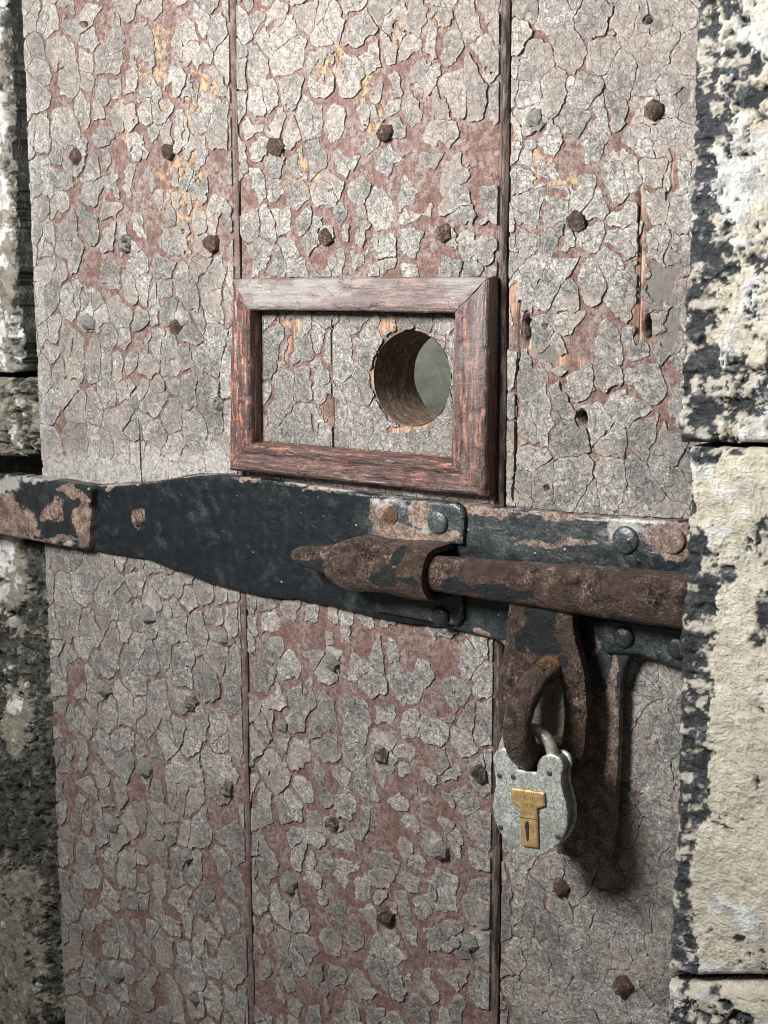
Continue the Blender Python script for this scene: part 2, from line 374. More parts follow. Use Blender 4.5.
def sheet(xs, zs, lab, height, y_back, attrf=None, smooth_it=2, shrink=0.0, snap=None, back=False, bare_sides=False):
    """cells of a grid (lab >= 0) -> top surface with skirts; pieces with different labels never share vertices.
    height(x, z, label, edge01) gives how far each vertex stands out of the door plane."""
    nz, nx = lab.shape; NV = (nz + 1) * (nx + 1)
    ii, jj = np.nonzero(lab >= 0); lb = lab[ii, jj]
    ul, inv = np.unique(lb, return_inverse=True)
    def vid(i, j): return i * (nx + 1) + j
    c4 = np.stack([vid(ii, jj), vid(ii, jj + 1), vid(ii + 1, jj + 1), vid(ii + 1, jj)], 1)
    key = inv[:, None].astype(np.int64) * NV + c4
    uk, q = np.unique(key.ravel(), return_inverse=True); quads = q.reshape(-1, 4)
    vl = uk // NV; vg = uk % NV; vi = vg // (nx + 1); vj = vg % (nx + 1)
    X = xs[vj].copy(); Z = zs[vi].copy(); lab_v = ul[vl]
    pad = np.full((nz + 2, nx + 2), -1, lab.dtype); pad[1:-1, 1:-1] = lab
    be = []
    for k, (di, dj) in enumerate([(-1, 0), (0, 1), (1, 0), (0, -1)]):
        bm = pad[ii + 1 + di, jj + 1 + dj] != lb
        be.append(np.stack([quads[bm, k], quads[bm, (k + 1) % 4]], 1))
    be = np.concatenate(be)
    n = len(uk); isb = np.zeros(n, bool); isb[be.ravel()] = True
    for _ in range(smooth_it):
        sx = np.zeros(n); sz = np.zeros(n); ct = np.zeros(n)
        for a, b in ((0, 1), (1, 0)):
            np.add.at(sx, be[:, a], X[be[:, b]]); np.add.at(sz, be[:, a], Z[be[:, b]]); np.add.at(ct, be[:, a], 1)
        mk = isb & (ct > 0)
        X[mk] = 0.45 * X[mk] + 0.55 * sx[mk] / ct[mk]; Z[mk] = 0.45 * Z[mk] + 0.55 * sz[mk] / ct[mk]
    if shrink > 0:
        sx = np.zeros(n); sz = np.zeros(n); ct = np.zeros(n)
        for a in range(4):
            for b in ((a + 1) % 4, (a + 2) % 4, (a + 3) % 4):
                np.add.at(sx, quads[:, a], X[quads[:, b]]); np.add.at(sz, quads[:, a], Z[quads[:, b]]); np.add.at(ct, quads[:, a], 1)
        dx = sx / ct - X; dz = sz / ct - Z; L = np.sqrt(dx * dx + dz * dz) + 1e-9
        X[isb] += (dx / L * shrink)[isb]; Z[isb] += (dz / L * shrink)[isb]
    if snap is not None: X, Z = snap(X, Z, isb)
    H = height(X, Z, lab_v, isb, vi, vj)
    V = np.stack([X, -H, Z], 1)
    bu, bq = np.unique(be.ravel(), return_inverse=True); bq = bq.reshape(-1, 2)
    nb = len(bu)
    top = V[bu]; bot = top.copy(); bot[:, 1] = y_back
    sk = np.stack([bq[:, 1], bq[:, 0], bq[:, 0] + nb, bq[:, 1] + nb], 1) + n
    allV = np.concatenate([V, top, bot]); allQ = np.concatenate([quads, sk])
    sm = np.concatenate([np.ones(len(quads), bool), np.zeros(len(sk), bool)])
    src = np.concatenate([np.arange(n), bu, bu])
    if back:
        bV = V.copy(); bV[:, 1] = y_back
        allQ = np.concatenate([allQ, quads[:, ::-1] + len(allV)]); allV = np.concatenate([allV, bV])
        sm = np.concatenate([sm, np.ones(len(quads), bool)]); src = np.concatenate([src, np.arange(n)])
    at = {k: v[src] for k, v in attrf(X, Z, lab_v, vi, vj).items()} if attrf else None
    if bare_sides and at:
        for v_ in at.values(): v_[n:] = 0.0
    return allV, allQ, at, sm

def sd_poly(x, z, poly):
    """signed distance (negative inside)"""
    P = np.asarray(poly, float); d = np.full(np.shape(x), 1e9); ins = np.zeros(np.shape(x), bool)
    n = len(P)
    for k in range(n):
        a = P[k]; b = P[(k + 1) % n]; e = b - a
        t = np.clip(((x - a[0]) * e[0] + (z - a[1]) * e[1]) / (e.dot(e) + 1e-18), 0, 1)
        d = np.minimum(d, (x - a[0] - t * e[0]) ** 2 + (z - a[1] - t * e[1]) ** 2)
        c = ((a[1] > z) != (b[1] > z))
        with np.errstate(divide='ignore', invalid='ignore'):
            xi = (b[0] - a[0]) * (z - a[1]) / (b[1] - a[1] + 1e-18) + a[0]
        ins ^= c & (x < xi)
    d = np.sqrt(d); return np.where(ins, -d, d)
def chaikin(P, it=2):
    P = [np.array(p, float) for p in P]
    for _ in range(it):
        Q = []
        for k in range(len(P)):
            a = P[k]; b = P[(k + 1) % len(P)]; Q += [a * 0.75 + b * 0.25, a * 0.25 + b * 0.75]
        P = Q
    return P
def slab(name, poly, y_back, T, mat, parent, res=0.0012, rnd=0.0012, bumps=0.0003, bsize=0.012, holes=(), attrf=None, rough_edge=0.0, seed=1, back=False, dome=0.0):
    """plate with a traced outline, rounded arris and hand-worked surface"""
    P = np.array(poly); x0, z0 = P.min(0) - res; x1, z1 = P.max(0) + res
    xs = np.arange(x0, x1 + res, res); zs = np.arange(z0, z1 + res, res)
    def sd(x, z):
        s = sd_poly(x, z, P)
        for hp in holes: s = np.maximum(s, -sd_poly(x, z, hp))
        if rough_edge: s = s + rough_edge * (fbm(x, z, 0.010, 3, seed + 5) - 0.5) * 2
        return s
    cx, cz = np.meshgrid((xs[:-1] + xs[1:]) / 2, (zs[:-1] + zs[1:]) / 2)
    lab = np.where(sd(cx, cz) < 0, 0, -1)
    def snap(X, Z, isb):
        e = 1e-5
        for _ in range(3):
            s = sd(X[isb], Z[isb])
            gx = (sd(X[isb] + e, Z[isb]) - s) / e; gz = (sd(X[isb], Z[isb] + e) - s) / e
            g = gx * gx + gz * gz + 1e-6
            st = np.clip(s, -res, res)
            X[isb] -= st * gx / g; Z[isb] -= st * gz / g
        return X, Z
    def height(X, Z, lv, isb, vi, vj):
        s = np.clip(-sd(X, Z), 0, None); t = 1 - np.minimum(s, rnd) / rnd
        h = T - rnd * (1 - np.sqrt(np.clip(1 - t * t, 0, 1)))
        h = h + bumps * (fbm(X, Z, bsize, 4, seed) - 0.5) * 2 + dome * np.minimum(s, 0.02) / 0.02
        return h - y_back
    V, Q, at, sm = sheet(xs, zs, lab, height, y_back, (lambda X, Z, lv, vi, vj: attrf(X, Z)) if attrf else None, 1, 0.0, snap, back)
    return mesh_np(name, V, Q, None, mat, parent, at, sm)

def px_blob(x, z, y, blobs, warp=5.0, seed=3, hard=False):
    """soft-edged worn patches given as photo ellipses (cx, cy, rx, ry)"""
    u, v = UV(x, y, z)
    u = u + (fbm(x, z, 0.012, 4, seed) - 0.5) * 4 * warp; v = v + (fbm(x, z, 0.012, 4, seed + 31) - 0.5) * 4 * warp
    r = np.zeros(np.shape(x))
    for cx, cy, rx, ry in blobs:
        d = np.sqrt(((u - cx) / rx) ** 2 + ((v - cy) / ry) ** 2)
        r = np.maximum(r, 1 - sstep(0.88, 1.08, d) if hard else 1 - sstep(0.35, 1.65, d))
    return r

def tube(name, path, radii, mat, parent, seg=20, lump=0.0004, seed=1, cap=True, attrf=None):
    """smooth swept bar through 3-D points"""
    P = [Vector(p) for p in path]; n = len(P)
    pts = []; rad = []
    for k in range(n - 1):
        p0 = P[max(k - 1, 0)]; p1 = P[k]; p2 = P[k + 1]; p3 = P[min(k + 2, n - 1)]
        st = 8
        for s in range(st + (1 if k == n - 2 else 0)):
            t = s / st
            pts.append(0.5 * ((2 * p1) + (p2 - p0) * t + (2 * p0 - 5 * p1 + 4 * p2 - p3) * t * t + (3 * p1 - p0 - 3 * p2 + p3) * t ** 3))
            rad.append(radii[k] * (1 - t) + radii[k + 1] * t)
    V = []; up = None
    for k, p in enumerate(pts):
        d = (pts[min(k + 1, len(pts) - 1)] - pts[max(k - 1, 0)]).normalized()
        if up is None:
            up = d.orthogonal().normalized()
        up = (up - d * up.dot(d)).normalized(); sd_ = d.cross(up)
        for j in range(seg):
            a = 2 * math.pi * j / seg
            r = rad[k] + lump * (float(fbm(np.array([k * 0.011 + a * 0.004]), np.array([a * 0.006 + seed]), 0.012, 3, seed)[0]) - 0.5) * 2
            V.append(p + (up * math.cos(a) + sd_ * math.sin(a)) * r)
    Q = [(k * seg + j, k * seg + (j + 1) % seg, (k + 1) * seg + (j + 1) % seg, (k + 1) * seg + j) for k in range(len(pts) - 1) for j in range(seg)]
    T = []
    if cap:
        for k, rev in ((0, True), (len(pts) - 1, False)):
            c = len(V); V.append(pts[k])
            for j in range(seg):
                a = k * seg + j; b = k * seg + (j + 1) % seg
                T.append((b, a, c) if rev else (a, b, c))
    V = np.array([tuple(v) for v in V])
    at = attrf(V) if attrf else None
    return mesh_np(name, V, Q, T, mat, parent, at)

def head(name, c, r, h, mat, parent, seed=0, kind='rose', attrs=None):
    """nail or rivet head standing out of the surface at c (x, y, z)"""
    rn = random.Random(seed)
    V = []; Q = []; T = []
    if kind == 'rose':
        n = rn.choice([5, 6, 6, 7]); a0 = rn.uniform(0, 6.28)
        rr = [r * rn.uniform(0.80, 1.15) for _ in range(n)]; at = [a0 + 2 * math.pi * (k + rn.uniform(-.16, .16)) / n for k in range(n)]
        ox, oz = rn.uniform(-.35, .35) * r, rn.uniform(-.35, .35) * r; h = h * rn.uniform(0.75, 1.2)
        for s, hh in ((1.0, -0.1), (0.96, 0.42), (0.52, 0.90)):
            for k in range(n):
                w = (1 - s)
                V.append((c[0] + rr[k] * s * math.cos(at[k]) + ox * w, c[1] - h * (hh + (rn.uniform(-.08, .08) if hh > 0 else 0)), c[2] + rr[k] * s * math.sin(at[k]) + oz * w))
        V.append((c[0] + ox, c[1] - h * rn.uniform(0.98, 1.1), c[2] + oz))
        m = 3
        flat = True
    else:
        n = 16
        for s, hh in ((1.0, -0.1), (1.0, 0.35), (0.86, 0.72), (0.55, 0.94)):
            for k in range(n):
                a = 2 * math.pi * k / n; q = s * (1 + rn.uniform(-.03, .03))
                V.append((c[0] + r * q * math.cos(a), c[1] - h * hh, c[2] + r * q * math.sin(a)))
        V.append((c[0], c[1] - h, c[2]))
        m = 4; flat = False
    for k in range(m - 1):
        for j in range(n):
            Q.append((k * n + j, k * n + (j + 1) % n, (k + 1) * n + (j + 1) % n, (k + 1) * n + j))
    for j in range(n):
        T.append(((m - 1) * n + j, (m - 1) * n + (j + 1) % n, m * n))
    at = {k: np.full(len(V), v) for k, v in (attrs or {}).items()}
    return mesh_np(name, V, Q, T, mat, parent, at, np.full(len(Q) + len(T), not flat))

def PX(pts, y): return [W(a, b, y) for a, b in pts]

# ================================================================== SETTING
# plastered wall of the cell, seen through the round hole
gx = np.linspace(-1.6, 0.5, 60); gz = np.linspace(-0.8, 0.9, 50)
V, Q, at, sm = sheet(gx, gz, np.zeros((49, 59), int), lambda X, Z, l, b, i, j: -0.95 + 0.004 * fbm(X, Z, 0.15, 3, 77), 1.05)
cw = mesh_np('cell_wall', V, Q, None, MT['plaster'], None, None, sm)
cw['kind'] = 'structure'; cw['label'] = 'grey green plastered wall seen through the round peephole'

# ------------------------------------------------------------------ right wall: three limewashed stones
YR = -0.052
def right_edge(v):       # photo x of the stones' broken left edge for photo row v
    return np.interp(v, [-200, 0, 150, 300, 430, 450, 480, 560, 640, 760, 860, 980, 1024, 1300], [696, 695, 690, 684, 675, 681, 686, 682, 677, 675, 672, 663, 661, 653])
wallR = root('stone_wall', (*W(760, 1000, YR)[:1], YR + 0.05, W(760, 1000, YR)[1] - 0.25), 'black stone wall with flaking cream limewash right of the door', 'wall')
def stone(name, u0, u1, v0, v1, yface, ydeep, mat, parent, washf, whitef, edge_noise, seed, ledge=None, redge=None, relief=0.006, strat=0.5, res=0.0011, label=None, coarse_right=0.0, coarse_left=0.0, drop_edge=0.012, wsize=0.014, wamp=2.0, fleck=0.8):
    xa = W(u0, v0, yface)[0]; xb = W(u1, v0, yface)[0]
    zt = max(W(u0 - 60, v0, yface)[1], W(u1 + 60, v0, yface)[1]); zb = min(W(u0 - 60, v1, yface)[1], W(u1 + 60, v1, yface)[1])
    xs = np.arange(xa - 0.012, xb + res, res)
    if coarse_right: xs = np.concatenate([xs, np.linspace(xb + 0.004, xb + coarse_right, int(coarse_right / 0.004))])
    if coarse_left: xs = np.concatenate([np.linspace(xa - coarse_left, xa - 0.016, int(coarse_left / 0.004)), xs])
    zs = np.arange(zb, zt, res)
    cx, cz = np.meshgrid((xs[:-1] + xs[1:]) / 2, (zs[:-1] + zs[1:]) / 2)
    def inside(x, z):
        u, v = UV(x, yface, z)
        e = edge_noise * ((fbm(x, z, 0.03, 4, seed + 3, 0.6) - 0.5) * 2)
        d = np.full(np.shape(x), 1.0)
        k = 0.00068
        if ledge is not None: d = np.minimum(d, (u - ledge(v)) * k + e)
        if redge is not None: d = np.minimum(d, (redge(v) - u) * k + e)
        d = np.minimum(d, (v1(u) - v) * k + 0.25 * e if callable(v1) else (v1 - v) * k + 0.25 * e)
        d = np.minimum(d, (v - v0) * k + 0.25 * e)
        return d
    d = inside(cx, cz)
    lab = np.where(d > 0, 0, -1)
    def fields(X, Z):
        d = np.clip(inside(X, Z), 0, 1)
        u, v = UV(X, yface, Z)
        wf = washf(u, v) + (fbm(X, Z, wsize, 5, seed + 9, 0.76) - 0.5) * wamp * 1.1
        wash = sstep(0.47, 0.53, wf)
        wh = sstep(0.5, 0.6, whitef(u, v) + (fbm(X, Z, 0.012, 4, seed + 19, 0.6) - 0.5) * 1.6)
        return d, u, v, wash, wh
    def height(X, Z, lv, isb, vi, vj):
        d, u, v, wash, wh = fields(X, Z)
        rock = fbm(X * (1 - 0.72 * strat), Z * (1 + 2.2 * strat), 0.020, 5, seed, 0.6) - 0.5
        sharp = np.abs(fbm(X * (1 - 0.6 * strat), Z * (1 + 2.0 * strat), 0.012, 4, seed + 41, 0.6) - 0.5) * 2
        h = relief * (rock * 1.6 - sharp * 1.5) * (1 - 0.75 * wash) + 0.0030 * wash * (fbm(X, Z * 0.6, 0.03, 3, seed + 80) - 0.5)
        h = h + wash * (0.0006 + 0.0003 * wh) + (0.0018 - 0.0012 * wash) * (fbm(X, Z * 0.7, 0.005, 3, seed + 60) - 0.5)
        h = h - drop_edge * (1 - np.sqrt(np.clip(1 - (1 - np.clip(d / drop_edge, 0, 1)) ** 2, 0, 1)))
        return h - yface
    def attrf(X, Z, lv, vi, vj):
        d, u, v, wash, wh = fields(X, Z)
        fl = sstep(0.57, 0.63, fbm(X * (1 - 0.4 * strat), Z, 0.0055, 4, seed + 70, 0.6))
        return {'wash': wash, 'white': wh, 'fleck': fl * fleck}
    V, Q, at, sm = sheet(xs, zs, lab, height, ydeep, attrf, 1, bare_sides=True)
    o = mesh_np(name, V, Q, None, mat, parent, at, sm)
    if label: o['label'] = label
    return o
joint2 = lambda u: 984 + (u - 690) * 0.28
blobs_black2 = [(706, 455, 16, 10), (765, 605, 12, 22), (757, 640, 9, 8), (766, 540, 10, 24), (738, 452, 8, 5), (728, 575, 8, 10), (738, 938, 7, 5)]
def in_bl(u, v, bl):
    r = np.zeros(np.shape(u))
    for cx, cy, rx, ry in bl:
        r = np.maximum(r, 1 - sstep(0.5, 1.3, np.sqrt(((u - cx) / rx) ** 2 + ((v - cy) / ry) ** 2)))
    return r
wash1 = lambda u, v: 0.31 - 0.6 * (1 - sstep(6, 30, u - right_edge(v))) + 0.36 * sstep(700, 770, u) + 0.22 * in_bl(u, v, [(735, 195, 24, 50), (740, 330, 26, 36), (752, 20, 24, 40), (745, 300, 30, 30)]) - 0.5 * in_bl(u, v, [(752, 62, 20, 18), (705, 60, 12, 60), (700, 270, 14, 110), (705, 400, 14, 60), (758, 400, 20, 16), (745, 95, 18, 14)])
white1 = lambda u, v: 0.42 + 0.25 * in_bl(u, v, [(728, 180, 26, 50), (735, 30, 30, 60)])
def wash2(u, v):
    e = right_edge(v); w = np.interp(v, [440, 480, 520, 560, 600, 680, 800, 860, 980], [8, 6, 14, 38, 42, 38, 38, 22, 34])
    return 1.0 - 1.9 * (1 - sstep(0.30, 1.20, (u - e) / w)) - 1.1 * in_bl(u, v, blobs_black2)
white2 = lambda u, v: 0.12 + 0.6 * in_bl(u, v, [(715, 905, 10, 12), (745, 925, 22, 24), (720, 968, 30, 8), (752, 968, 14, 10), (700, 460, 20, 30), (705, 575, 14, 40)]) + 0.15 * (1 - sstep(440, 620, v))
wash3 = lambda u, v: 0.38 + 0.25 * (1 - sstep(1000, 1018, v)) + 0.15 * sstep(730, 770, u)
white3 = lambda u, v: 0.45 + 0 * u
stone('stone', 670, 790, -120, 443, YR, 0.13, MT['stone_r'], wallR, wash1, white1, 0.0012, 11, ledge=right_edge, wsize=0.009, relief=0.0055, strat=0.6, label='black slaty stone with white limewash patches, above the joint', coarse_right=0.10, drop_edge=0.005)
stone('stone', 665, 790, 448, 978, YR + 0.001, 0.13, MT['stone_r'], wallR, wash2, white2, 0.0016, 23, ledge=right_edge, relief=0.0040, strat=0.4, label='cream limewashed stone with black broken edge, level with the bolt', coarse_right=0.10, drop_edge=0.007)
stone('stone', 645, 790, 984, 1230, YR + 0.002, 0.13, MT['stone_r'], wallR, wash3, white3, 0.004, 37, ledge=right_edge, relief=0.007, strat=0.7, label='dark stone with white flecks at the bottom corner', coarse_right=0.10, drop_edge=0.012)
# mortar bed behind the joints
def box_np(name, x0, x1, y0, y1, z0, z1, mat, parent, attrs=None):
    V = np.array([(x, y, z) for x in (x0, x1) for y in (y0, y1) for z in (z0, z1)])
    Q = [(0, 1, 3, 2), (4, 6, 7, 5), (0, 4, 5, 1), (2, 3, 7, 6), (0, 2, 6, 4), (1, 5, 7, 3)]
    return mesh_np(name, V, Q, None, mat, parent, {k: np.full(8, v) for k, v in (attrs or {}).items()}, np.zeros(6, bool))
xr = W(705, 500, YR + 0.02)[0]
box_np('mortar', xr + 0.004, xr + 0.19, YR + 0.016, 0.12, W(760, 1180, YR)[1], W(760, -110, YR)[1], MT['stone_r'], wallR, {'wash': 0.0, 'white': 0, 'fleck': 0})

# ------------------------------------------------------------------ left wall
YL = 0.006
wallL = root('stone_wall', (*W(-30, 1000, YL)[:1], 0.1, W(-30, 1000, YL)[1] - 0.2), 'grimy grey stone wall beside the hinge edge of the door', 'wall')
le = lambda v: np.interp(v, [-200, 0, 120, 300, 372, 380, 400, 470, 545, 640, 760, 860, 1024, 1300], [12, 15, 18, 24, 28, 33, 37, 39, 45, 50, 52, 54, 60, 70])
leA = lambda v: le(v) - 8
stone('stone', -60, 40, -120, 372, YL, 0.12, MT['stone_l'], wallL, lambda u, v: 0.80 - 0.55 * sstep(-14, 4, u - leA(v)), lambda u, v: 0.46 + 0.1 * (1 - sstep(100, 400, v)), 0.004, 51, redge=leA, wamp=1.3, fleck=0.5, relief=0.008, strat=-0.4, label='tall pale limewashed stone above the hinge', coarse_left=0.12, drop_edge=0.004)
stone('stone', -60, 50, 378, 458, YL + 0.001, 0.12, MT['stone_l'], wallL, lambda u, v: 0.50 + 0 * u, lambda u, v: 0.30 + 0 * u, 0.004, 63, redge=le, wamp=1.2, fleck=0.3, relief=0.012, strat=0.1, label='short rough grey stone just above the hinge', coarse_left=0.12, drop_edge=0.012)
stone('stone', -60, 80, 486, 1230, YL + 0.002, 0.12, MT['stone_l'], wallL,
      lambda u, v: 0.30 + 0.42 * sstep(790, 940, v) * (1 - sstep(20, 56, u)) + 0.5 * in_bl(u, v, [(15, 720, 14, 36), (8, 560, 16, 60)]) - 0.25 * sstep(760, 800, v) * (1 - sstep(850, 880, v)),
      lambda u, v: 0.12 + 0.45 * in_bl(u, v, [(6, 560, 12, 60), (12, 690, 14, 30)]), 0.004, 75, redge=le, wamp=1.3, fleck=0.12, relief=0.012, strat=-0.15, label='dark grimy stone with tan patches below the hinge', coarse_left=0.12, drop_edge=0.014)
xl = W(20, 480, 0.02)[0]
box_np('mortar', xl - 0.20, xl + 0.012, 0.070, 0.11, W(-30, 1180, YL)[1], W(-30, -110, YL)[1], MT['stone_l'], wallL, {'wash': 0.0, 'white': 0, 'fleck': 0})

# ================================================================== DOOR
DT = 0.047
BW = (0.0024, 0.0042, 0.0)                    # width of the bead along each plank's right edge
XL = np.mean([W(u, v)[0] for u, v in ((20, 0), (32, 300), (48, 560), (52, 700), (64, 1010))])
XS1 = np.mean([W(u, v)[0] for u, v in ((236, 0), (238, 280), (247, 640), (250, 1000))])
XS2 = np.mean([W(u, v)[0] for u, v in ((509, 0), (506, 340), (501, 500), (499, 870), (499, 1010))])
XR = W(730, 500)[0]
ZT = W(60, -60)[1]; ZB = W(50, 1110)[1]
print('seams', XL, XS1, XS2, XR, ZT, ZB)
door = root('plank_door', ((XL + XR) / 2, DT, ZB), 'old plank door with alligatored grey paint over dusty red, studded with nails', 'door')

# round peephole
HC = np.array([(W(371, 378)[0] + W(452, 378)[0]) / 2, (W(411, 332)[1] + W(411, 425)[1]) / 2])
HR = 0.25 * (W(452, 378)[0] - W(371, 378)[0]) + 0.25 * (W(411, 332)[1] - W(411, 425)[1])
print('hole', HC, HR)

# outlines used to keep the paint clear of the ironwork and moulding
YS = -0.0065                                   # strap front
STRAP = [(93, 486), (153, 483), (175, 479), (192, 475.5), (219, 475), (260, 479), (330, 488), (368, 494), (420, 500), (472, 505), (527, 511), (597, 517), (691, 522), (745, 527),
         (745, 652), (690, 647), (640, 643), (590, 640), (540, 642), (505, 648), (500, 643), (493, 639), (449, 628), (412, 624), (368, 616), (328, 606), (294, 599), (260, 596), (233, 590), (204, 582), (175, 570), (146, 559), (109, 554), (93, 550)]
strap_w = PX(STRAP, YS)
YF = -0.0115                                   # moulding front
FO = PX([(233, 278.5), (489, 277), (486, 497), (230, 470)], YF)
FI = PX([(251, 310), (455.5, 313), (452, 460.5), (252, 443)], YF)
FO_B = PX([(233, 278.5), (489, 277), (486, 497), (230, 470)], YF)

HOLES = [(527, 330, 4.2, 19), (648, 327, 4.8, 15), (582, 418, 5.5, 9), (545, 326, 2.2, 2.4), (547, 488, 2.4, 2.4), (85, 24, 3, 3), (648, 20, 5, 4), (446, 238, 1.5, 7)]
WOODS = [(672, 172, 4, 26), (643, 225, 4, 42), (636, 320, 5, 26), (516, 310, 5, 26), (534, 352, 3, 14), (572, 360, 13, 8), (640, 268, 6, 16), (518, 440, 3, 14), (290, 350, 4, 22), (292, 322, 6, 10),
         (330, 408, 8, 13), (385, 330, 9, 9), (405, 429, 20, 4), (312, 425, 3, 9), (508, 130, 2, 60)]
OCHRE = [(152, 60, 16, 34), (166, 95, 10, 14), (128, 125, 8, 30), (205, 80, 8, 18), (190, 140, 8, 60), (185, 230, 10, 30), (165, 330, 10, 10), (315, 180, 16, 14), (300, 160, 10, 10), (330, 60, 14, 26), (372, 105, 9, 40),
         (398, 30, 10, 12), (435, 16, 8, 10), (585, 25, 9, 8), (486, 72, 6, 6), (540, 160, 12, 20), (562, 185, 9, 16), (262, 14, 8, 14), (180, 200, 20, 40)]
LOSS_DARK = [(683, 98, 12, 10), (667, 285, 14, 26), (654, 22, 9, 5), (548, 352, 14, 8), (672, 330, 10, 18)]

GR = 0.00082
def door_grid(x0, x1, res):
    n = int(round((x1 - x0) / res)); m = int(round((ZT - ZB) / res))
    return np.linspace(x0, x1, n + 1), np.linspace(ZB, ZT, m + 1)

CRACKS = [((140, 425), (142, 482)), ((332, 320), (334, 470)), ((640, 195), (637, 345)), ((520, 300), (514, 500))]
crack_w = [(W(*a), W(*b)) for a, b in CRACKS]
def crack_d(X, Z):
    d = np.full(np.shape(X), 1.0)
    wob = 0.0022 * (fbm(X * 0.3, Z, 0.03, 3, 300) - 0.5)
    for (a, b) in crack_w:
        t = np.clip((Z - a[1]) / (b[1] - a[1]), 0, 1)
        dx = np.abs(X + wob - (a[0] + t * (b[0] - a[0]))); out = np.maximum(np.maximum(Z - a[1], b[1] - Z), 0)
        d = np.minimum(d, np.sqrt(dx * dx + out * out))
    return d

def plank_base(name, x0, x1, k):
    xs, zs = door_grid(x0, x1, 0.0014)
    cx, cz = np.meshgrid((xs[:-1] + xs[1:]) / 2, (zs[:-1] + zs[1:]) / 2)
    lab = np.where(np.hypot(cx - HC[0], cz - HC[1]) > HR, 0, -1)
    def snap(X, Z, isb):
        r = np.hypot(X - HC[0], Z - HC[1]); m = isb & (r < HR + 0.004)
        X[m] = HC[0] + (X[m] - HC[0]) * HR / r[m]; Z[m] = HC[1] + (Z[m] - HC[1]) * HR / r[m]
        wig = 0.0009 * (fbm(X * 0, Z, 0.05, 4, 90 + k) - 0.5)
        e = np.minimum(X - x0, x1 - X) < 0.0005
        X[e] += wig[e]
        return X, Z
    def fl(X, Z):
        u, v = UV(X, 0, Z)
        dl = X - x0; dr = x1 - X
        hole = np.zeros(np.shape(X))
        for cx_, cy_, rx, ry in HOLES:
            hole = np.maximum(hole, 1 - sstep(0.45, 1.05, np.sqrt(((u - cx_ + 3 * (fbm(X, Z, 0.006, 2, 5) - .5)) / rx) ** 2 + ((v - cy_) / ry) ** 2)))
        return u, v, dl, dr, hole
    def height(X, Z, lv, isb, vi, vj):
        u, v, dl, dr, hole = fl(X, Z)
        h = -0.0003 + 0.0009 * (fbm(X, Z * 0.6, 0.006, 4, 20 + k, 0.6) - 0.5) + 0.0012 * (fbm(X, Z * 0.4, 0.05, 2, 27 + k) - 0.5)
        r = 0.0028
        for dd in (dl, dr):
            t = 1 - np.minimum(dd, r) / r
            h = h - r * (1 - np.sqrt(np.clip(1 - t * t, 0, 1)))
        if k < 2:      # quirked bead along the right-hand edge
            h = h - 0.0014 * np.exp(-((dr - BW[k]) / 0.0008) ** 2)
        h = h - 0.010 * hole - 0.0022 * (1 - sstep(0.0004, 0.0014, crack_d(X, Z)))
        rim = np.hypot(X - HC[0], Z - HC[1]) - HR
        h = h - 0.0016 * (1 - sstep(0, 0.004, rim))
        return h
    def attrf(X, Z, lv, vi, vj):
        u, v, dl, dr, hole = fl(X, Z)
        bead = (0.45, 1.0)[k] * (1 - sstep(BW[k], BW[k] + 0.0008, dr)) if k < 2 else 0 * X
        rim = np.hypot(X - HC[0], Z - HC[1]) - HR
        wood = px_blob(X, Z, 0, WOODS, 5.0, 8, True) * sstep(0.34, 0.44, fbm(X, Z * 0.4, 0.006, 3, 46))
        if k == 1:
            bw = (1 - sstep(0.0044, 0.0050, dr)) * sstep(0.50, 0.58, fbm(X, Z * 0.3, 0.02, 4, 44)) * (v < 520)
            wood = np.maximum(wood, bw); wood = np.maximum(wood, (1 - sstep(0.001, 0.004, rim)) * 0.8 * sstep(0.45, 0.6, fbm(X, Z, 0.012, 3, 47)))
        dk = sstep(0.25, 0.8, hole); bare = px_blob(X, Z, 0, LOSS_DARK, 7.0, 9, True)
        dk = np.maximum(dk, 0.85 * (1 - sstep(0.0003, 0.0012, crack_d(X, Z))))
        return {'bead': np.clip(bead, 0, 1), 'wood': wood, 'ochre': px_blob(X, Z, 0, OCHRE, 8.0, 12, True), 'dark': dk, 'bare': bare}
    V, Q, at, sm = sheet(xs, zs, lab, height, DT, attrf, 0, 0.0, snap)
    return mesh_np(name, V, Q, None, MT['base'], door, at, sm)

NAILS = [(78, 157, 1), (170, 152, 0), (278, 147, 0), (388, 133, 0), (536, 118, 2), (655, 110, 0), (128, 243, 2), (214, 243, 0), (327, 238, 0), (445, 232, 0), (579, 222, 0),
         (91, 322, 3), (178, 327, 1), (137, 402, 2), (221, 404, 1), (150, 614, 3), (225, 635, 2), (106, 687, 3), (193, 703, 2), (147, 767, 3), (227, 787, 1), (190, 855, 2), (116, 824, 3),
         (120, 972, 3), (196, 996, 2), (284, 724, 2), (383, 752, 1), (481, 773, 0), (335, 823, 1), (441, 849, 2), (388, 916, 0), (473, 941, 3), (333, 661, 3), (291, 882, 3), (562, 886, 0), (624, 983, 0)]
nail_w = [(W(u, v), k) for u, v, k in NAILS]

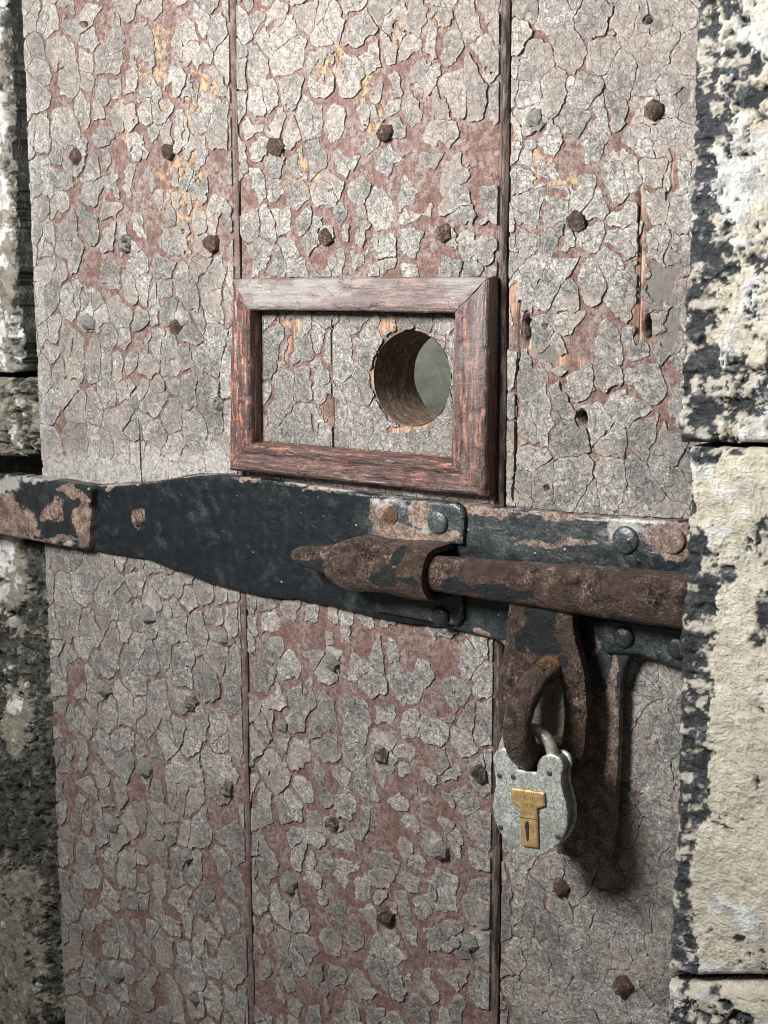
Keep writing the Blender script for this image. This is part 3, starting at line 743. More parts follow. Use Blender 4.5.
def plank_flakes(x0, x1, k, planko):
    """the alligatored coat: warped cells become separate flakes, each with its own tilt and curl"""
    xs, zs = door_grid(x0 + 0.0012, x1 - (BW[k] + 0.0011 if k < 2 else 0.0012), GR)
    cx, cz = np.meshgrid((xs[:-1] + xs[1:]) / 2, (zs[:-1] + zs[1:]) / 2)
    u, v = UV(cx, 0, cz)
    # the lower door has an even net of plates, the upper door larger ragged losses
    reg = sstep(430, 600, v)
    wa = 0.0062 - 0.0010 * reg
    wx = cx + 0.0085 * (fbm(cx, cz, 0.024, 3, 101) - 0.5) + wa * (fbm(cx, cz, 0.0075, 4, 102, 0.66) - 0.5)
    wz = cz + 0.0085 * (fbm(cx, cz, 0.024, 3, 103) - 0.5) + wa * (fbm(cx, cz, 0.0075, 4, 104, 0.66) - 0.5)
    s = 0.0150
    lid, es, eo, f1 = worley2(wx, wz * 0.86, s, 0.027, 7 + k)
    # how much of the coat has gone, read off the photograph
    gx_ = [20, 60, 110, 170, 228, 260, 330, 420, 490, 520, 580, 660, 720]
    gy_ = [0, 80, 160, 240, 320, 400, 440, 480, 560, 640, 720, 800, 900, 1024]
    A = np.array([
        [.20, .35, .40, .45, .20, .45, .45, .40, .35, .20, .20, .15, .10],
        [.20, .35, .40, .50, .20, .50, .55, .50, .45, .25, .25, .15, .10],
        [.10, .40, .60, .60, .35, .70, .75, .65, .60, .30, .40, .25, .10],
        [.05, .40, .60, .65, .40, .70, .70, .65, .65, .30, .45, .30, .10],
        [.03, .35, .50, .55, .40, .36, .34, .30, .30, .35, .55, .40, .10],
        [.03, .30, .40, .45, .35, .36, .34, .30, .30, .35, .55, .45, .20],
        [.00, .15, .25, .25, .15, .10, .05, .05, .10, .25, .35, .35, .15],
        [.00, .00, .00, .00, .00, .10, .05, .05, .10, .05, .05, .10, .05],
        [.05, .15, .25, .45, .40, .50, .52, .52, .45, .10, .10, .10, .10],
        [.05, .30, .30, .35, .35, .50, .55, .56, .48, .10, .10, .10, .10],
        [.05, .60, .55, .30, .30, .50, .60, .60, .46, .10, .10, .08, .05],
        [.05, .50, .55, .48, .45, .55, .60, .58, .42, .15, .12, .08, .05],
        [.05, .40, .55, .60, .50, .58, .60, .58, .48, .25, .20, .10, .05],
        [.05, .30, .45, .50, .45, .55, .58, .55, .48, .25, .20, .10, .05]])
    fi = np.interp(v.ravel(), gy_, np.arange(len(gy_))).reshape(v.shape); fj = np.interp(u.ravel(), gx_, np.arange(len(gx_))).reshape(v.shape)
    i0 = np.clip(fi.astype(int), 0, len(gy_) - 2); j0 = np.clip(fj.astype(int), 0, len(gx_) - 2); a = fi - i0; b = fj - j0
    loss = (A[i0, j0] * (1 - a) + A[i0 + 1, j0] * a) * (1 - b) + (A[i0, j0 + 1] * (1 - a) + A[i0 + 1, j0 + 1] * a) * b
    patch = fbm(cx, cz, 0.040, 3, 140, 0.6)
    lo = np.clip(loss * 0.88 * (0.30 + 1.4 * patch), 0, 1)
    hair = 0.00003 + (0.0012 + 0.0003 * (1 - reg)) * np.clip(lo - 0.16, 0, 1) * sstep(0.35, 0.7, fbm(cx, cz, 0.014, 2, 141)) * 2
    wide = 0.00003 + (0.0072 + 0.0006 * reg) * np.clip(lo - 0.09, 0, 0.6) * (0.45 + 1.1 * fbm(cx, cz, 0.016, 2, 142))
    R = (0.0200 - 0.0080 * np.clip(lo * 1.3, 0, 1)) * (0.75 + 0.5 * h2(lid, lid * 0, 57))
    def smin(p, q, kk_):
        hh = np.clip(0.5 + 0.5 * (q - p) / kk_, 0, 1)
        return q * (1 - hh) + p * hh - kk_ * hh * (1 - hh)
    kr = 0.0004 + 0.0024 * np.clip(lo * 2.2, 0, 1)
    e_eff = smin(smin(es - hair, eo - wide, kr), (R - f1) * 0.8, kr)
    e_eff = e_eff + 0.30 * kr
    e_eff = np.minimum(e_eff, np.minimum(es - 0.00002, eo - 0.00002))
    e_eff = e_eff + (fbm(cx, cz, 0.0050, 3, 150, 0.6) - 0.5) * 0.0028 * np.clip(lo * 2.0, 0.0, 1)
    rnd = h2(lid, lid * 0, 55)
    keep = (e_eff > 0) & (rnd > np.clip(lo - 0.25, 0, 1) * 0.40)
    keep &= np.hypot(cx - HC[0], cz - HC[1]) > HR + 0.0004 + 0.0022 * sstep(0.4, 0.7, fbm(cx, cz, 0.008, 3, 151))
    keep &= px_blob(cx, cz, 0, WOODS, 5.0, 8, True) < 0.5
    keep &= px_blob(cx, cz, 0, LOSS_DARK, 7.0, 9, True) < 0.5
    keep &= px_blob(cx, cz, 0, [(a_, b_, c_ + 1, d_ + 1) for a_, b_, c_, d_ in HOLES], 1.0, 10, True) < 0.5
    keep &= ~((px_blob(cx, cz, 0, OCHRE, 8.0, 12, True) > 0.5) & (fbm(cx, cz, 0.010, 3, 152) > 0.56))
    keep &= sd_poly(cx, cz, strap_w) > 0.0008
    keep &= ~((sd_poly(cx, cz, FO) < 0.0006) & (sd_poly(cx, cz, FI) > -0.0006))
    keep &= crack_d(cx, cz) > 0.0007
    for (nx_, nz_), kk in nail_w:
        keep &= np.hypot(cx - nx_, cz - nz_) > 0.0052
    lab = np.where(keep, lid, -1)
    ids, cnt = np.unique(lab[lab >= 0], return_counts=True)
    small = ids[cnt < 26]
    lab[np.isin(lab, small)] = -1
    ep = np.pad(np.clip(e_eff, 0, 0.02), 1, mode='edge')
    ev = (ep[:-1, :-1] + ep[1:, :-1] + ep[:-1, 1:] + ep[1:, 1:]) / 4
    panel = sd_poly(cx, cz, FI)
    def thick(lv): return 0.00038 + 0.00055 * h2(lv, lv * 0, 61)
    def height(X, Z, lv, isb, vi, vj):
        ux, vz = UV(X, 0, Z)
        e = ev[vi, vj]
        t = thick(lv)
        thin = np.where(sd_poly(X, Z, FI) < 0.001, 0.45, 1.0) * np.where((vz > 440) & (vz < 485) & (ux < 236), 0.5, 1.0)
        # smooth tilt per flake
        ta = (h2(lv, lv * 0, 62) - 0.5); tb = (h2(lv, lv * 0, 63) - 0.5)
        ul_, iv_ = np.unique(lv, return_inverse=True); ct_ = np.bincount(iv_)
        cxl = (np.bincount(iv_, X) / ct_)[iv_]; czl = (np.bincount(iv_, Z) / ct_)[iv_]
        tilt = np.clip((X - cxl) * ta * 0.07 + (Z - czl) * tb * 0.07, -0.0004, 0.0004)
        curl = 0.00065 * h2(lv, lv * 0, 64) * np.exp(-e / 0.0016)
        dome = 0.00025 * (1 - np.exp(-e / 0.003))
        f = 0.0012 * (fbm(X, Z, 0.0036, 4, 171, 0.65) - 0.5) + 0.0006 * (fbm(X, Z, 0.014, 2, 172) - 0.5)
        h = (t + tilt + curl + dome) * thin + f * np.where(thin < 1, 0.7, 1.0)
        mound = 0 * X
        for (nx_, nz_), kk in nail_w:
            r = np.hypot(X - nx_, Z - nz_)
            mound = np.maximum(mound, (0.0010 + 0.0010 * (kk >= 1)) * np.exp(-(r / 0.0095) ** 2))
        h = np.where(isb, h - 0.00022, h) + mound
        return np.maximum(h, 0.00035)
    def attrf(X, Z, lv, vi, vj):
        ux, vz = UV(X, 0, Z)
        tone = np.clip(0.42 + 0.8 * (h2(lv, lv * 0, 65) - 0.5) + 1.0 * (fbm(X, Z, 0.05, 2, 180) - 0.5) + 1.1 * (fbm(X, Z, 0.009, 3, 185) - 0.5) + 0.35 * np.exp(-ev[vi, vj] / 0.0012), 0, 1)
        tone = np.where(sd_poly(X, Z, FI) < 0.001, tone * 0.75, tone)
        dust = 0.5 * np.exp(-ev[vi, vj] / 0.0014) * fbm(X, Z, 0.02, 2, 181)
        for (nx_, nz_), kk in nail_w:
            if kk >= 1 or nz_ > 0:
                r = np.hypot(X - nx_, (Z - nz_ - 0.004))
                dust = np.maximum(dust, (0.46 if kk >= 1 else 0.30) * (1 - sstep(0.006, 0.013, r + 0.006 * (fbm(X, Z, 0.01, 3, 182) - .5))))
        dust = np.maximum(dust, 0.55 * sstep(430, 462, vz) * (1 - sstep(490, 500, vz)) * (ux < 240))
        dust = np.maximum(dust, 0.45 * (1 - sstep(0.004, 0.018, X - XL)) * (vz < 480))
        warm = sstep(0.55, 0.72, fbm(X, Z, 0.03, 4, 183, 0.6)) * 0.6
        warm = np.maximum(warm, 0.35 * (1 - sstep(60, 150, vz)) * fbm(X, Z, 0.02, 3, 184) * 1.5)
        return {'tone': tone, 'dust': np.clip(dust, 0, 1), 'warm': np.clip(warm, 0, 1)}
    # flake list with a rough on-screen size
    ids, cnt = np.unique(lab[lab >= 0], return_counts=True)
    inframe = (u > 0) & (u < 695) & (v > 0) & (v < 1024)
    vis = np.zeros(len(ids)); ok = (lab >= 0) & inframe
    iu, ic = np.unique(lab[ok], return_counts=True)
    vis[np.searchsorted(ids, iu)] = ic
    return dict(xs=xs, zs=zs, lab=lab, height=height, attrf=attrf, ids=ids, vis=vis, ev=ev, plank=planko, k=k)

GAP = 0.0011
spans = [(XL, XS1 - GAP), (XS1 + GAP, XS2 - GAP), (XS2 + GAP, XR)]
planks = [plank_base('plank', a, b, k) for k, (a, b) in enumerate(spans)]
planks[0]['label'] = 'left door plank at the hinge edge'
planks[1]['label'] = 'middle door plank pierced by the round peephole'
planks[2]['label'] = 'right door plank with knot holes and bare wood streaks'
fls = [plank_flakes(a, b, k, planks[k]) for k, (a, b) in enumerate(spans)]

allv = np.concatenate([f['vis'] for f in fls]); cut = np.sort(allv)[-300]
SH = 0.00014
rest = []
nf = 0
for f in fls:
    big = set(f['ids'][f['vis'] >= cut].tolist())
    if nf + len(big) > 300: big = set(list(big)[:300 - nf])
    lab = f['lab']
    order = np.argsort(lab, axis=None, kind='stable'); sl = lab.ravel()[order]
    for L in big:
        a = np.searchsorted(sl, L); b = np.searchsorted(sl, L, 'right')
        ii, jj = np.unravel_index(order[a:b], lab.shape)
        i0, i1, j0, j1 = ii.min(), ii.max() + 1, jj.min(), jj.max() + 1
        sub = np.where(lab[i0:i1, j0:j1] == L, L, -1)
        V, Q, at, sm = sheet(f['xs'][j0:j1 + 1], f['zs'][i0:i1 + 1], sub,
                             lambda X, Z, l, bb, vi, vj: f['height'](X, Z, l, bb, vi + i0, vj + j0), 0.0012,
                             lambda X, Z, l, vi, vj: f['attrf'](X, Z, l, vi + i0, vj + j0), 2, SH)
        mesh_np('paint_flake', V, Q, None, MT['paint'], f['plank'], at, sm); nf += 1
    lab2 = np.where(np.isin(lab, np.array(sorted(big), dtype=lab.dtype)), -1, lab)
    rest.append(sheet(f['xs'], f['zs'], lab2, f['height'], 0.0012, f['attrf'], 2, SH))
off = 0; VV_ = []; QQ = []; SS = []; AA = {}
for V, Q, at, sm in rest:
    VV_.append(V); QQ.append(Q + off); SS.append(sm); off += len(V)
    for k_, a_ in at.items(): AA.setdefault(k_, []).append(a_)
o = mesh_np('small_paint_flakes', np.concatenate(VV_), np.concatenate(QQ), None, MT['paint'], door, {k_: np.concatenate(a_) for k_, a_ in AA.items()}, np.concatenate(SS))
o['kind'] = 'stuff'
print('flakes', nf, sum(len(f['ids']) for f in fls), 'rest quads', sum(len(r[1]) for r in rest))

# bore of the peephole
def bore():
    n = 72; m = 16; V = []
    for k in range(m + 1):
        y = 0.0012 + (DT + 0.001 - 0.0012) * k / m
        for j in range(n):
            a = 2 * math.pi * j / n
            w = float(fbm(np.array([math.cos(a) * 0.03]), np.array([math.sin(a) * 0.03 + y * 0.5]), 0.012, 3, 201)[0]) - 0.5
            r = HR - 0.0003 + 0.0016 * w * min(1, k / 3) - 0.0012 * (k / m)
            V.append((HC[0] + r * math.cos(a), y, HC[1] + r * math.sin(a)))
    Q = [(k * n + j, (k + 1) * n + j, (k + 1) * n + (j + 1) % n, k * n + (j + 1) % n) for k in range(m) for j in range(n)]
    mesh_np('peephole_bore', V, Q, None, MT['bore'], planks[1])
bore()

# nails
pl_of = lambda x: planks[0] if x < XS1 else planks[1] if x < XS2 else planks[2]
for i, (((x, z), kk), (u, v, _)) in enumerate(zip(nail_w, NAILS)):
    r = random.Random(i).uniform(0.0062, 0.0075)
    if kk in (0, 1, 2):
        head('nail', (x, -0.0006, z), r, 0.0072, MT['nail'], pl_of(x), 500 + i, 'rose', {'orange': 0.0, 'black': 0.0, 'paint': (0.14, 0.42, 0.58)[kk] + random.Random(i + 90).uniform(-0.12, 0.12)})
    else:
        head('nail', (x, -0.0006, z), r * 1.12, 0.0078, MT['nail'], pl_of(x), 500 + i, 'rose', {'orange': 0.0, 'black': 0.0, 'paint': 0.74})

# ------------------------------------------------------------------ mitred moulding round the peephole
def rail(a, b, ai, bi, k, worn, dustv):
    """a, b outer corners; ai, bi inner corners (x, z)"""
    prof = [(0.0, 0.000), (0.0, 0.0085), (0.04, 0.0103), (0.12, 0.0112), (0.40, 0.0113), (0.62, 0.0110), (0.72, 0.0119), (0.86, 0.0122), (0.95, 0.0116), (1.0, 0.0100), (1.0, 0.0)]
    pr = []
    for q in range(len(prof) - 1):
        for t in np.linspace(0, 1, 4)[:-1]:
            pr.append((prof[q][0] * (1 - t) + prof[q + 1][0] * t, 1.22 * (prof[q][1] * (1 - t) + prof[q + 1][1] * t)))
    pr.append(prof[-1])
    a, b, ai, bi = [np.array(p) for p in (a, b, ai, bi)]
    L = np.linalg.norm(b - a); n = int(L / 0.0018)
    S = np.array([p[0] for p in pr]); H = np.array([p[1] for p in pr]); m = len(pr)
    T = np.linspace(0.0025 * 1, 0.9975, n + 1)[:, None]
    T = np.linspace(0, 1, n + 1)[:, None]
    O = a[None] * (1 - T) + b[None] * T; I = ai[None] * (1 - T) + bi[None] * T
    X = O[:, None, 0] * (1 - S)[None] + I[:, None, 0] * S[None]; Z = O[:, None, 1] * (1 - S)[None] + I[:, None, 1] * S[None]
    nz = fbm(X, Z, 0.014, 4, 210 + k) - 0.5
    top = (H > 0.006)[None] * np.ones((n + 1, 1))
    Hh = H[None] + top * (0.0013 * nz + 0.0012 * (fbm(X, Z, 0.004, 3, 220 + k) - 0.5))
    dent = sstep(0.66, 0.80, fbm(X, Z, 0.013, 3, 230 + k)) * 0.0018
    Hh = Hh - top * dent - 0.0009 * top * ((1 - sstep(0, 0.008, T)) + (1 - sstep(0, 0.008, 1 - T)))
    wob = 0.0010 * (fbm(X, Z, 0.03, 3, 240 + k) - 0.5)
    V = np.stack([X + wob, -Hh - 0.0002, Z + wob], 2).reshape(-1, 3)
    Q = [(i * m + j, i * m + j + 1, (i + 1) * m + j + 1, (i + 1) * m + j) for i in range(n) for j in range(m - 1)]
    Q += []
    u, v = UV(X, YF, Z)
    wn = worn(u, v, S[None] * np.ones((n + 1, 1))); du = dustv(u, v, S[None] * np.ones((n + 1, 1))) * (0.45 + 0.55 * sstep(0.40, 0.60, fbm(X * (0.3 if k % 2 == 0 else 1), Z * (1 if k % 2 == 0 else 0.3), 0.009, 4, 250 + k)))
    sm = np.ones(len(Q), bool)
    # end caps
    T3 = [(0, j, j + 1) for j in range(1, m - 1)] + [(n * m, n * m + j + 1, n * m + j) for j in range(1, m - 1)]
    sm = np.concatenate([sm, np.zeros(len(T3), bool)])
    o = mesh_np('moulding', V, Q, T3, MT['frame_v' if k % 2 else 'frame'], door, {'worn': np.clip(wn, 0, 1).ravel(), 'dust': np.clip(du, 0, 1).ravel(), 'along': np.zeros(len(V))}, sm)
    return o
z1 = lambda u, v, s: 0 * u
rail(FO[0], FO[1], FI[0], FI[1], 0, lambda u, v, s: 0.25 + 0.3 * (s > 0.9), lambda u, v, s: 1.0 - 0.25 * (s > 0.75))['label'] = 'dusty top rail of the peephole moulding'
rail(FO[1], FO[2], FI[1], FI[2], 1, lambda u, v, s: 0.55 + 0 * u, lambda u, v, s: 0.40 * (1 - sstep(280, 470, v)) + 0.15)['label'] = 'right stile of the peephole moulding'
rail(FO[2], FO[3], FI[2], FI[3], 2, lambda u, v, s: 0.25 + 0.55 * (s > 0.85), lambda u, v, s: 0.12 + 0 * u)['label'] = 'dark brown bottom rail of the peephole moulding'
rail(FO[3], FO[0], FI[3], FI[0], 3, lambda u, v, s: 0.95 + 0 * u, lambda u, v, s: 0.15 + 0 * u)['label'] = 'left stile worn to orange wood'

# ------------------------------------------------------------------ iron strap and plates
def strap_attr(X, Z):
    rust = px_blob(X, Z, YS, [(138, 518, 9, 9), (110, 488, 8, 3), (672, 540, 26, 20), (330, 490, 26, 4), (480, 512, 30, 6), (560, 514, 40, 4), (360, 560, 8, 8), (505, 640, 8, 4), (478, 632, 10, 5), (250, 478, 10, 3), (560, 545, 40, 4)], 4.0, 21)
    scuff = px_blob(X, Z, YS, [(490, 530, 32, 28), (560, 530, 55, 26), (600, 535, 12, 22), (385, 530, 20, 40), (480, 630, 30, 14)], 5.0, 22) * (0.35 + 0.5 * fbm(X, Z, 0.01, 4, 23))
    dust = px_blob(X, Z, YS, [(622, 532, 22, 20), (640, 520, 30, 6)], 5.0, 24) * 0.7
    u, v = UV(X, YS, Z)
    tl = np.interp(u, [93, 153, 192, 219, 260, 368, 472, 597, 691], [486, 483, 475.5, 475, 479, 494, 505, 517, 522])
    dust = np.maximum(dust, 0.6 * (1 - sstep(0.5, 3.5, v - tl + 3 * (fbm(X, Z, .01, 3, 29) - .5))) * sstep(0.4, 0.6, fbm(X, Z, 0.02, 3, 30)))
    return {'rust': rust, 'scuff': np.clip(scuff, 0, 1), 'dust': np.clip(dust, 0, 1)}
strap = slab('hinge_strap', strap_w, 0.0008, 0.0073, MT['black'], door, 0.0013, 0.0014, 0.0011, 0.028, attrf=strap_attr, rough_edge=0.0006, seed=31)
strap['label'] = 'wide blue-black painted iron strap across the door'
YK = -0.0145
def knuckle_attr(X, Z):
    rust = px_blob(X, Z, YK, [(12, 525, 26, 20), (55, 512, 11, 12), (84, 520, 8, 30), (70, 490, 14, 5), (0, 500, 14, 12), (40, 540, 40, 4)], 4.0, 25)
    dust = px_blob(X, Z, YK, [(8, 482, 16, 10), (40, 479, 40, 3), (66, 545, 12, 5)], 4.0, 26) * 0.75
    return {'rust': rust, 'scuff': 0.15 + 0 * X, 'dust': dust}
kn = slab('hinge_end', PX([(-46, 472), (-5, 475), (8, 474), (26, 477), (60, 481), (88, 486), (90, 490), (87, 547), (84, 550), (47, 544), (0, 535), (-46, 526)], YK), -0.0004, 0.0141, MT['black'], door, 0.0012, 0.0022, 0.0008, 0.012, attrf=knuckle_attr, rough_edge=0.0005, seed=33)
kn['label'] = 'thick rusty end of the hinge strap over the stone'
def bl_attr(rust_b, scuff=0.3, dust_b=(), y=YS, s=40):
    def f(X, Z):
        return {'rust': px_blob(X, Z, y, rust_b, 4.0, s), 'scuff': scuff * (0.4 + fbm(X, Z, 0.012, 3, s + 1)), 'dust': 0.6 * px_blob(X, Z, y, dust_b, 3.0, s + 2) if dust_b else 0 * X}
    return f
# upright plate behind the hasp, arm plate to the right
YU = -0.0125
up = slab('staple_plate', PX([(566, 616), (600, 622), (634, 640), (630, 655), (623, 668), (619, 685), (619, 710), (617, 758), (615, 800), (613, 868), (600, 865), (572, 858), (556, 854), (562, 760)], YU), YS + 0.0006, 0.0066, MT['black'], door, 0.0012, 0.0009, 0.0006, 0.012,
          attrf=bl_attr([(600, 790, 30, 95), (590, 850, 40, 40), (606, 720, 14, 26), (614, 690, 5, 34), (596, 640, 2, 14)], 0.55, y=YU, s=44), rough_edge=0.0006, seed=35)
up['label'] = 'upright iron plate, black above and rusty below, behind the padlock'
up2 = box = slab('staple_plate_backing', PX([(570, 650), (612, 650), (611, 864), (562, 852)], -0.003), 0.0008, 0.0062, MT['black'], door, 0.002, 0.001, 0.0004, attrf=bl_attr([], 0.1, y=-0.003, s=46), seed=36)
YA = -0.0160
arm = slab('arm_plate', PX([(601, 618), (600, 650), (605, 654), (638, 655), (683, 671), (740, 690), (740, 640), (690, 628)], YA), YS + 0.0006, 0.0101, MT['black'], door, 0.0012, 0.0018, 0.0006, 0.012, attrf=bl_attr([], 0.35, y=YA, s=48), seed=37)
for u, v in ((624, 637), (678, 648)):
    x, z = W(u, v, YA); head('rivet', (x, YA, z), 0.0068, 0.0028, MT['black'], arm, 700 + u, 'round', {'rust': 0.0, 'scuff': 0.3, 'dust': 0.0})
# rivets in the strap
for (u, v, y, par, at, r, h) in [(138, 518, YS, strap, {'rust': 0.55, 'scuff': 0.3, 'dust': 0}, 0.0068, 0.0026), (55, 512, YK, kn, {'rust': 0.9, 'scuff': 0.2, 'dust': 0}, 0.0066, 0.0024),
                               (626, 540, YS, strap, {'rust': 0.0, 'scuff': 0.8, 'dust': 0.15}, 0.0088, 0.0027), (672, 540, YS, strap, {'rust': 1.0, 'scuff': 0.2, 'dust': 0}, 0.0088, 0.0024)]:
    x, z = W(u, v, y); head('rivet', (x, y + 0.0002, z), r, h, MT['black'], par, 720 + u, 'round', at)

# ------------------------------------------------------------------ keeper that guides the bolt
YB = -0.0290                                  # bolt axis
YKF = -0.0118
keeper_flange = slab('keeper_flange', PX([(369, 498), (410, 499), (454, 503), (461, 508), (463, 516), (461, 545), (366, 545)], YKF), YS + 0.0004, 0.0057, MT['black'], door, 0.0011, 0.0016, 0.0006, 0.010,
                     attrf=bl_attr([(380, 512, 12, 12), (395, 530, 20, 8), (420, 515, 10, 14), (415, 538, 50, 6)], 0.9, [(390, 503, 30, 6), (430, 530, 14, 8)], y=YKF, s=52), rough_edge=0.0005, seed=41)
keeper_flange['label'] = 'upper flange of the bolt keeper with two rivets'
x, z = W(438, 522, YKF); head('rivet', (x, YKF, z), 0.0082, 0.0028, MT['black'], keeper_flange, 741, 'round', {'rust': 0.0, 'scuff': 1.0, 'dust': 0.25})
x, z = W(391, 517, YKF); head('rivet', (x, YKF, z), 0.0070, 0.0024, MT['nail'], keeper_flange, 742, 'rose', {'orange': 0.3, 'black': 0.0})
lower_flange = slab('keeper_flange', PX([(372, 580), (460, 590), (462, 618), (456, 626), (440, 624), (374, 612)], YKF), YS + 0.0004, 0.0050, MT['black'], door, 0.0012, 0.0016, 0.0006, 0.010, attrf=bl_attr([(440, 622, 12, 5)], 0.5, y=YKF, s=54), seed=43)
lower_flange['label'] = 'lower flange of the bolt keeper in shadow'
x, z = W(440, 616, YKF); head('rivet', (x, YKF, z), 0.0070, 0.0032, MT['black'], lower_flange, 743, 'round', {'rust': 0.0, 'scuff': 0.2, 'dust': 0.0})

B0 = W3(294, 555, YB); B1 = W3(433, 573, YB); B2 = W3(683, 601, YB)
bdir = (B2 - B1).normalized()
def keeper_barrel():
    """U-shaped sleeve bent over the bolt, swelling from the forged tail on the left"""
    xa = W3(334, 562, YB); xb = W3(437, 574, YB)
    n = 52; m = 40; V = []; th = 0.0042
    tot = []
    for k in range(n + 1):
        t = k / n; c = xa.lerp(xb, t)
        R = 0.0110 + (0.0176 - 0.0110) * float(sstep(-0.10, 0.24, np.array(t))) + 0.0008 * math.sin(t * 9)
        ring = []
        for layer in (0, 1):
            for j in range(m + 1):
                a = math.pi * (j / m)             # from top to bottom round the front
                r = R - (th if layer else 0) + (0.0007 * (float(fbm(np.array([c.x + 0.3 * a * 0.02]), np.array([a * 0.02]), 0.009, 3, 61)[0]) - 0.5) * 2 if not layer else 0)
                yy = math.sin(a); zz = math.cos(a)
                y = YB - r * yy * 1.0 + (1 - yy) * 0.0
                if yy < 0.12: y = YB + (0.12 - yy) / 0.12 * 0.0195   # legs reach back to the strap
                ring.append((c.x, y, c.z + r * zz))
        V += ring
    per = 2 * (m + 1)
    Q = []; f = lambda k, l, j: k * per + l * (m + 1) + j
    for k in range(n):
        for j in range(m):
            Q.append((f(k, 0, j), f(k, 0, j + 1), f(k + 1, 0, j + 1), f(k + 1, 0, j)))
            Q.append((f(k, 1, j), f(k + 1, 1, j), f(k + 1, 1, j + 1), f(k, 1, j + 1)))
    nb = len(Q)
    # end lips, with their own vertices so the arris stays crisp
    for k, rev in ((0, False), (n, True)):
        base = len(V)
        for l in (0, 1):
            for j in range(m + 1): V.append(V[f(k, l, j)])
        for j in range(m):
            q = (base + j, base + m + 1 + j, base + m + 2 + j, base + j + 1)
            Q.append(q if not rev else q[::-1])
    V = np.array(V); sm = np.ones(len(Q), bool); sm[nb:] = False
    blk = px_blob(V[:, 0], V[:, 2], YB - 0.015, [(388, 575, 13, 9), (412, 580, 12, 7), (398, 560, 5, 8)], 5.0, 62)
    o = mesh_np('keeper_barrel', V, Q, None, MT['rust'], door, {'black': blk, 'orange': 0 * blk}, sm)
    o['label'] = 'rusty rounded sleeve holding the bolt'
keeper_barrel()

# ------------------------------------------------------------------ sliding bolt with hasp
bolt = root('sliding_bolt', tuple(B2 + Vector((-0.05, 0.0, -0.19))), 'thick rusty sliding bolt with hasp, shot across the door into the stone', 'bolt')
def bolt_rod():
    end = B2 + bdir * 0.045
    tail = B0
    seg = 40; prof = []
    tl = (B1 - tail).length; L = (end - B1).length
    st = 22
    for k in range(st): prof.append((tail.lerp(B1, k / st), 0.0056 + 0.0052 * min(1, k / 6.5) if k else 0.004))
    n = 150
    for k in range(n + 1):
        t = k / n; c = B1 + bdir * (L * t)
        q = float(sstep(-0.1, 0.8, np.array(t)))
        prof.append((c, 0.0118 + 0.0046 * q))
    V = []
    upv = Vector((0, 0, 1)); side = bdir.cross(upv).normalized(); upv = side.cross(bdir).normalized()
    for i, (c, r) in enumerate(prof):
        a = np.linspace(0, 2 * math.pi, seg, endpoint=False)
        w = fbm(np.full(seg, c.x), 0.018 * np.cos(a) + 0.5, 0.010, 4, 64, 0.6) + fbm(np.full(seg, c.x), 0.018 * np.sin(a) + 0.2, 0.010, 4, 65, 0.6) - 1
        for j in range(seg):
            rr = r + 0.0011 * w[j]
            p = c + (upv * math.cos(a[j]) + side * math.sin(a[j])) * rr
            V.append(tuple(p))
    m = len(prof)
    Q = [(k * seg + j, k * seg + (j + 1) % seg, (k + 1) * seg + (j + 1) % seg, (k + 1) * seg + j) for k in range(m - 1) for j in range(seg)]
    V.append(tuple(prof[0][0])); V.append(tuple(prof[-1][0]))
    T = [((j + 1) % seg, j, len(V) - 2) for j in range(seg)] + [((m - 1) * seg + j, (m - 1) * seg + (j + 1) % seg, len(V) - 1) for j in range(seg)]
    V = np.array(V)
    blk = px_blob(V[:, 0], V[:, 2], YB - 0.010, [(480, 590, 38, 6), (515, 594, 26, 7), (455, 585, 14, 6), (310, 566, 30, 6)], 4.0, 66)
    mesh_np('bolt_rod', V, Q, T, MT['rust'], bolt, {'black': blk, 'orange': 0 * blk})
bolt_rod()
YH = -0.0330                                  # hasp front
HASP = chaikin(PX([(508, 596), (570, 598), (570, 612), (572, 632), (577, 652), (583, 672), (586, 705), (584, 740), (579, 766), (566, 785), (540, 792), (516, 780), (501, 752), (497, 715), (499, 672), (505, 640), (507, 615)], YH), 2)
HHOLE = chaikin(PX([(534, 661), (549, 664), (560, 680), (564, 712), (561, 745), (552, 764), (538, 762), (527, 740), (523, 705), (526, 675)], YH), 2)
def hasp_attr(X, Z):
    blk = px_blob(X, Z, YH, [(538, 622, 20, 22), (545, 645, 16, 10), (522, 640, 8, 12), (560, 660, 5, 8)], 3.5, 71) * (1 - px_blob(X, Z, YH, [(518, 618, 8, 7)], 2.0, 72))
    org = 0.35 * px_blob(X, Z, YH, [(566, 735, 14, 20)], 4.0, 73)
    return {'black': blk, 'orange': org}
hasp = slab('hasp', HASP, YH + 0.0080, 0.0080, MT['rust'], bolt, 0.0011, 0.0016, 0.0007, 0.008, holes=[HHOLE], attrf=hasp_attr, rough_edge=0.0006, seed=45, back=True)
hasp['label'] = 'rusty hasp plate with oval slot hanging from the bolt'

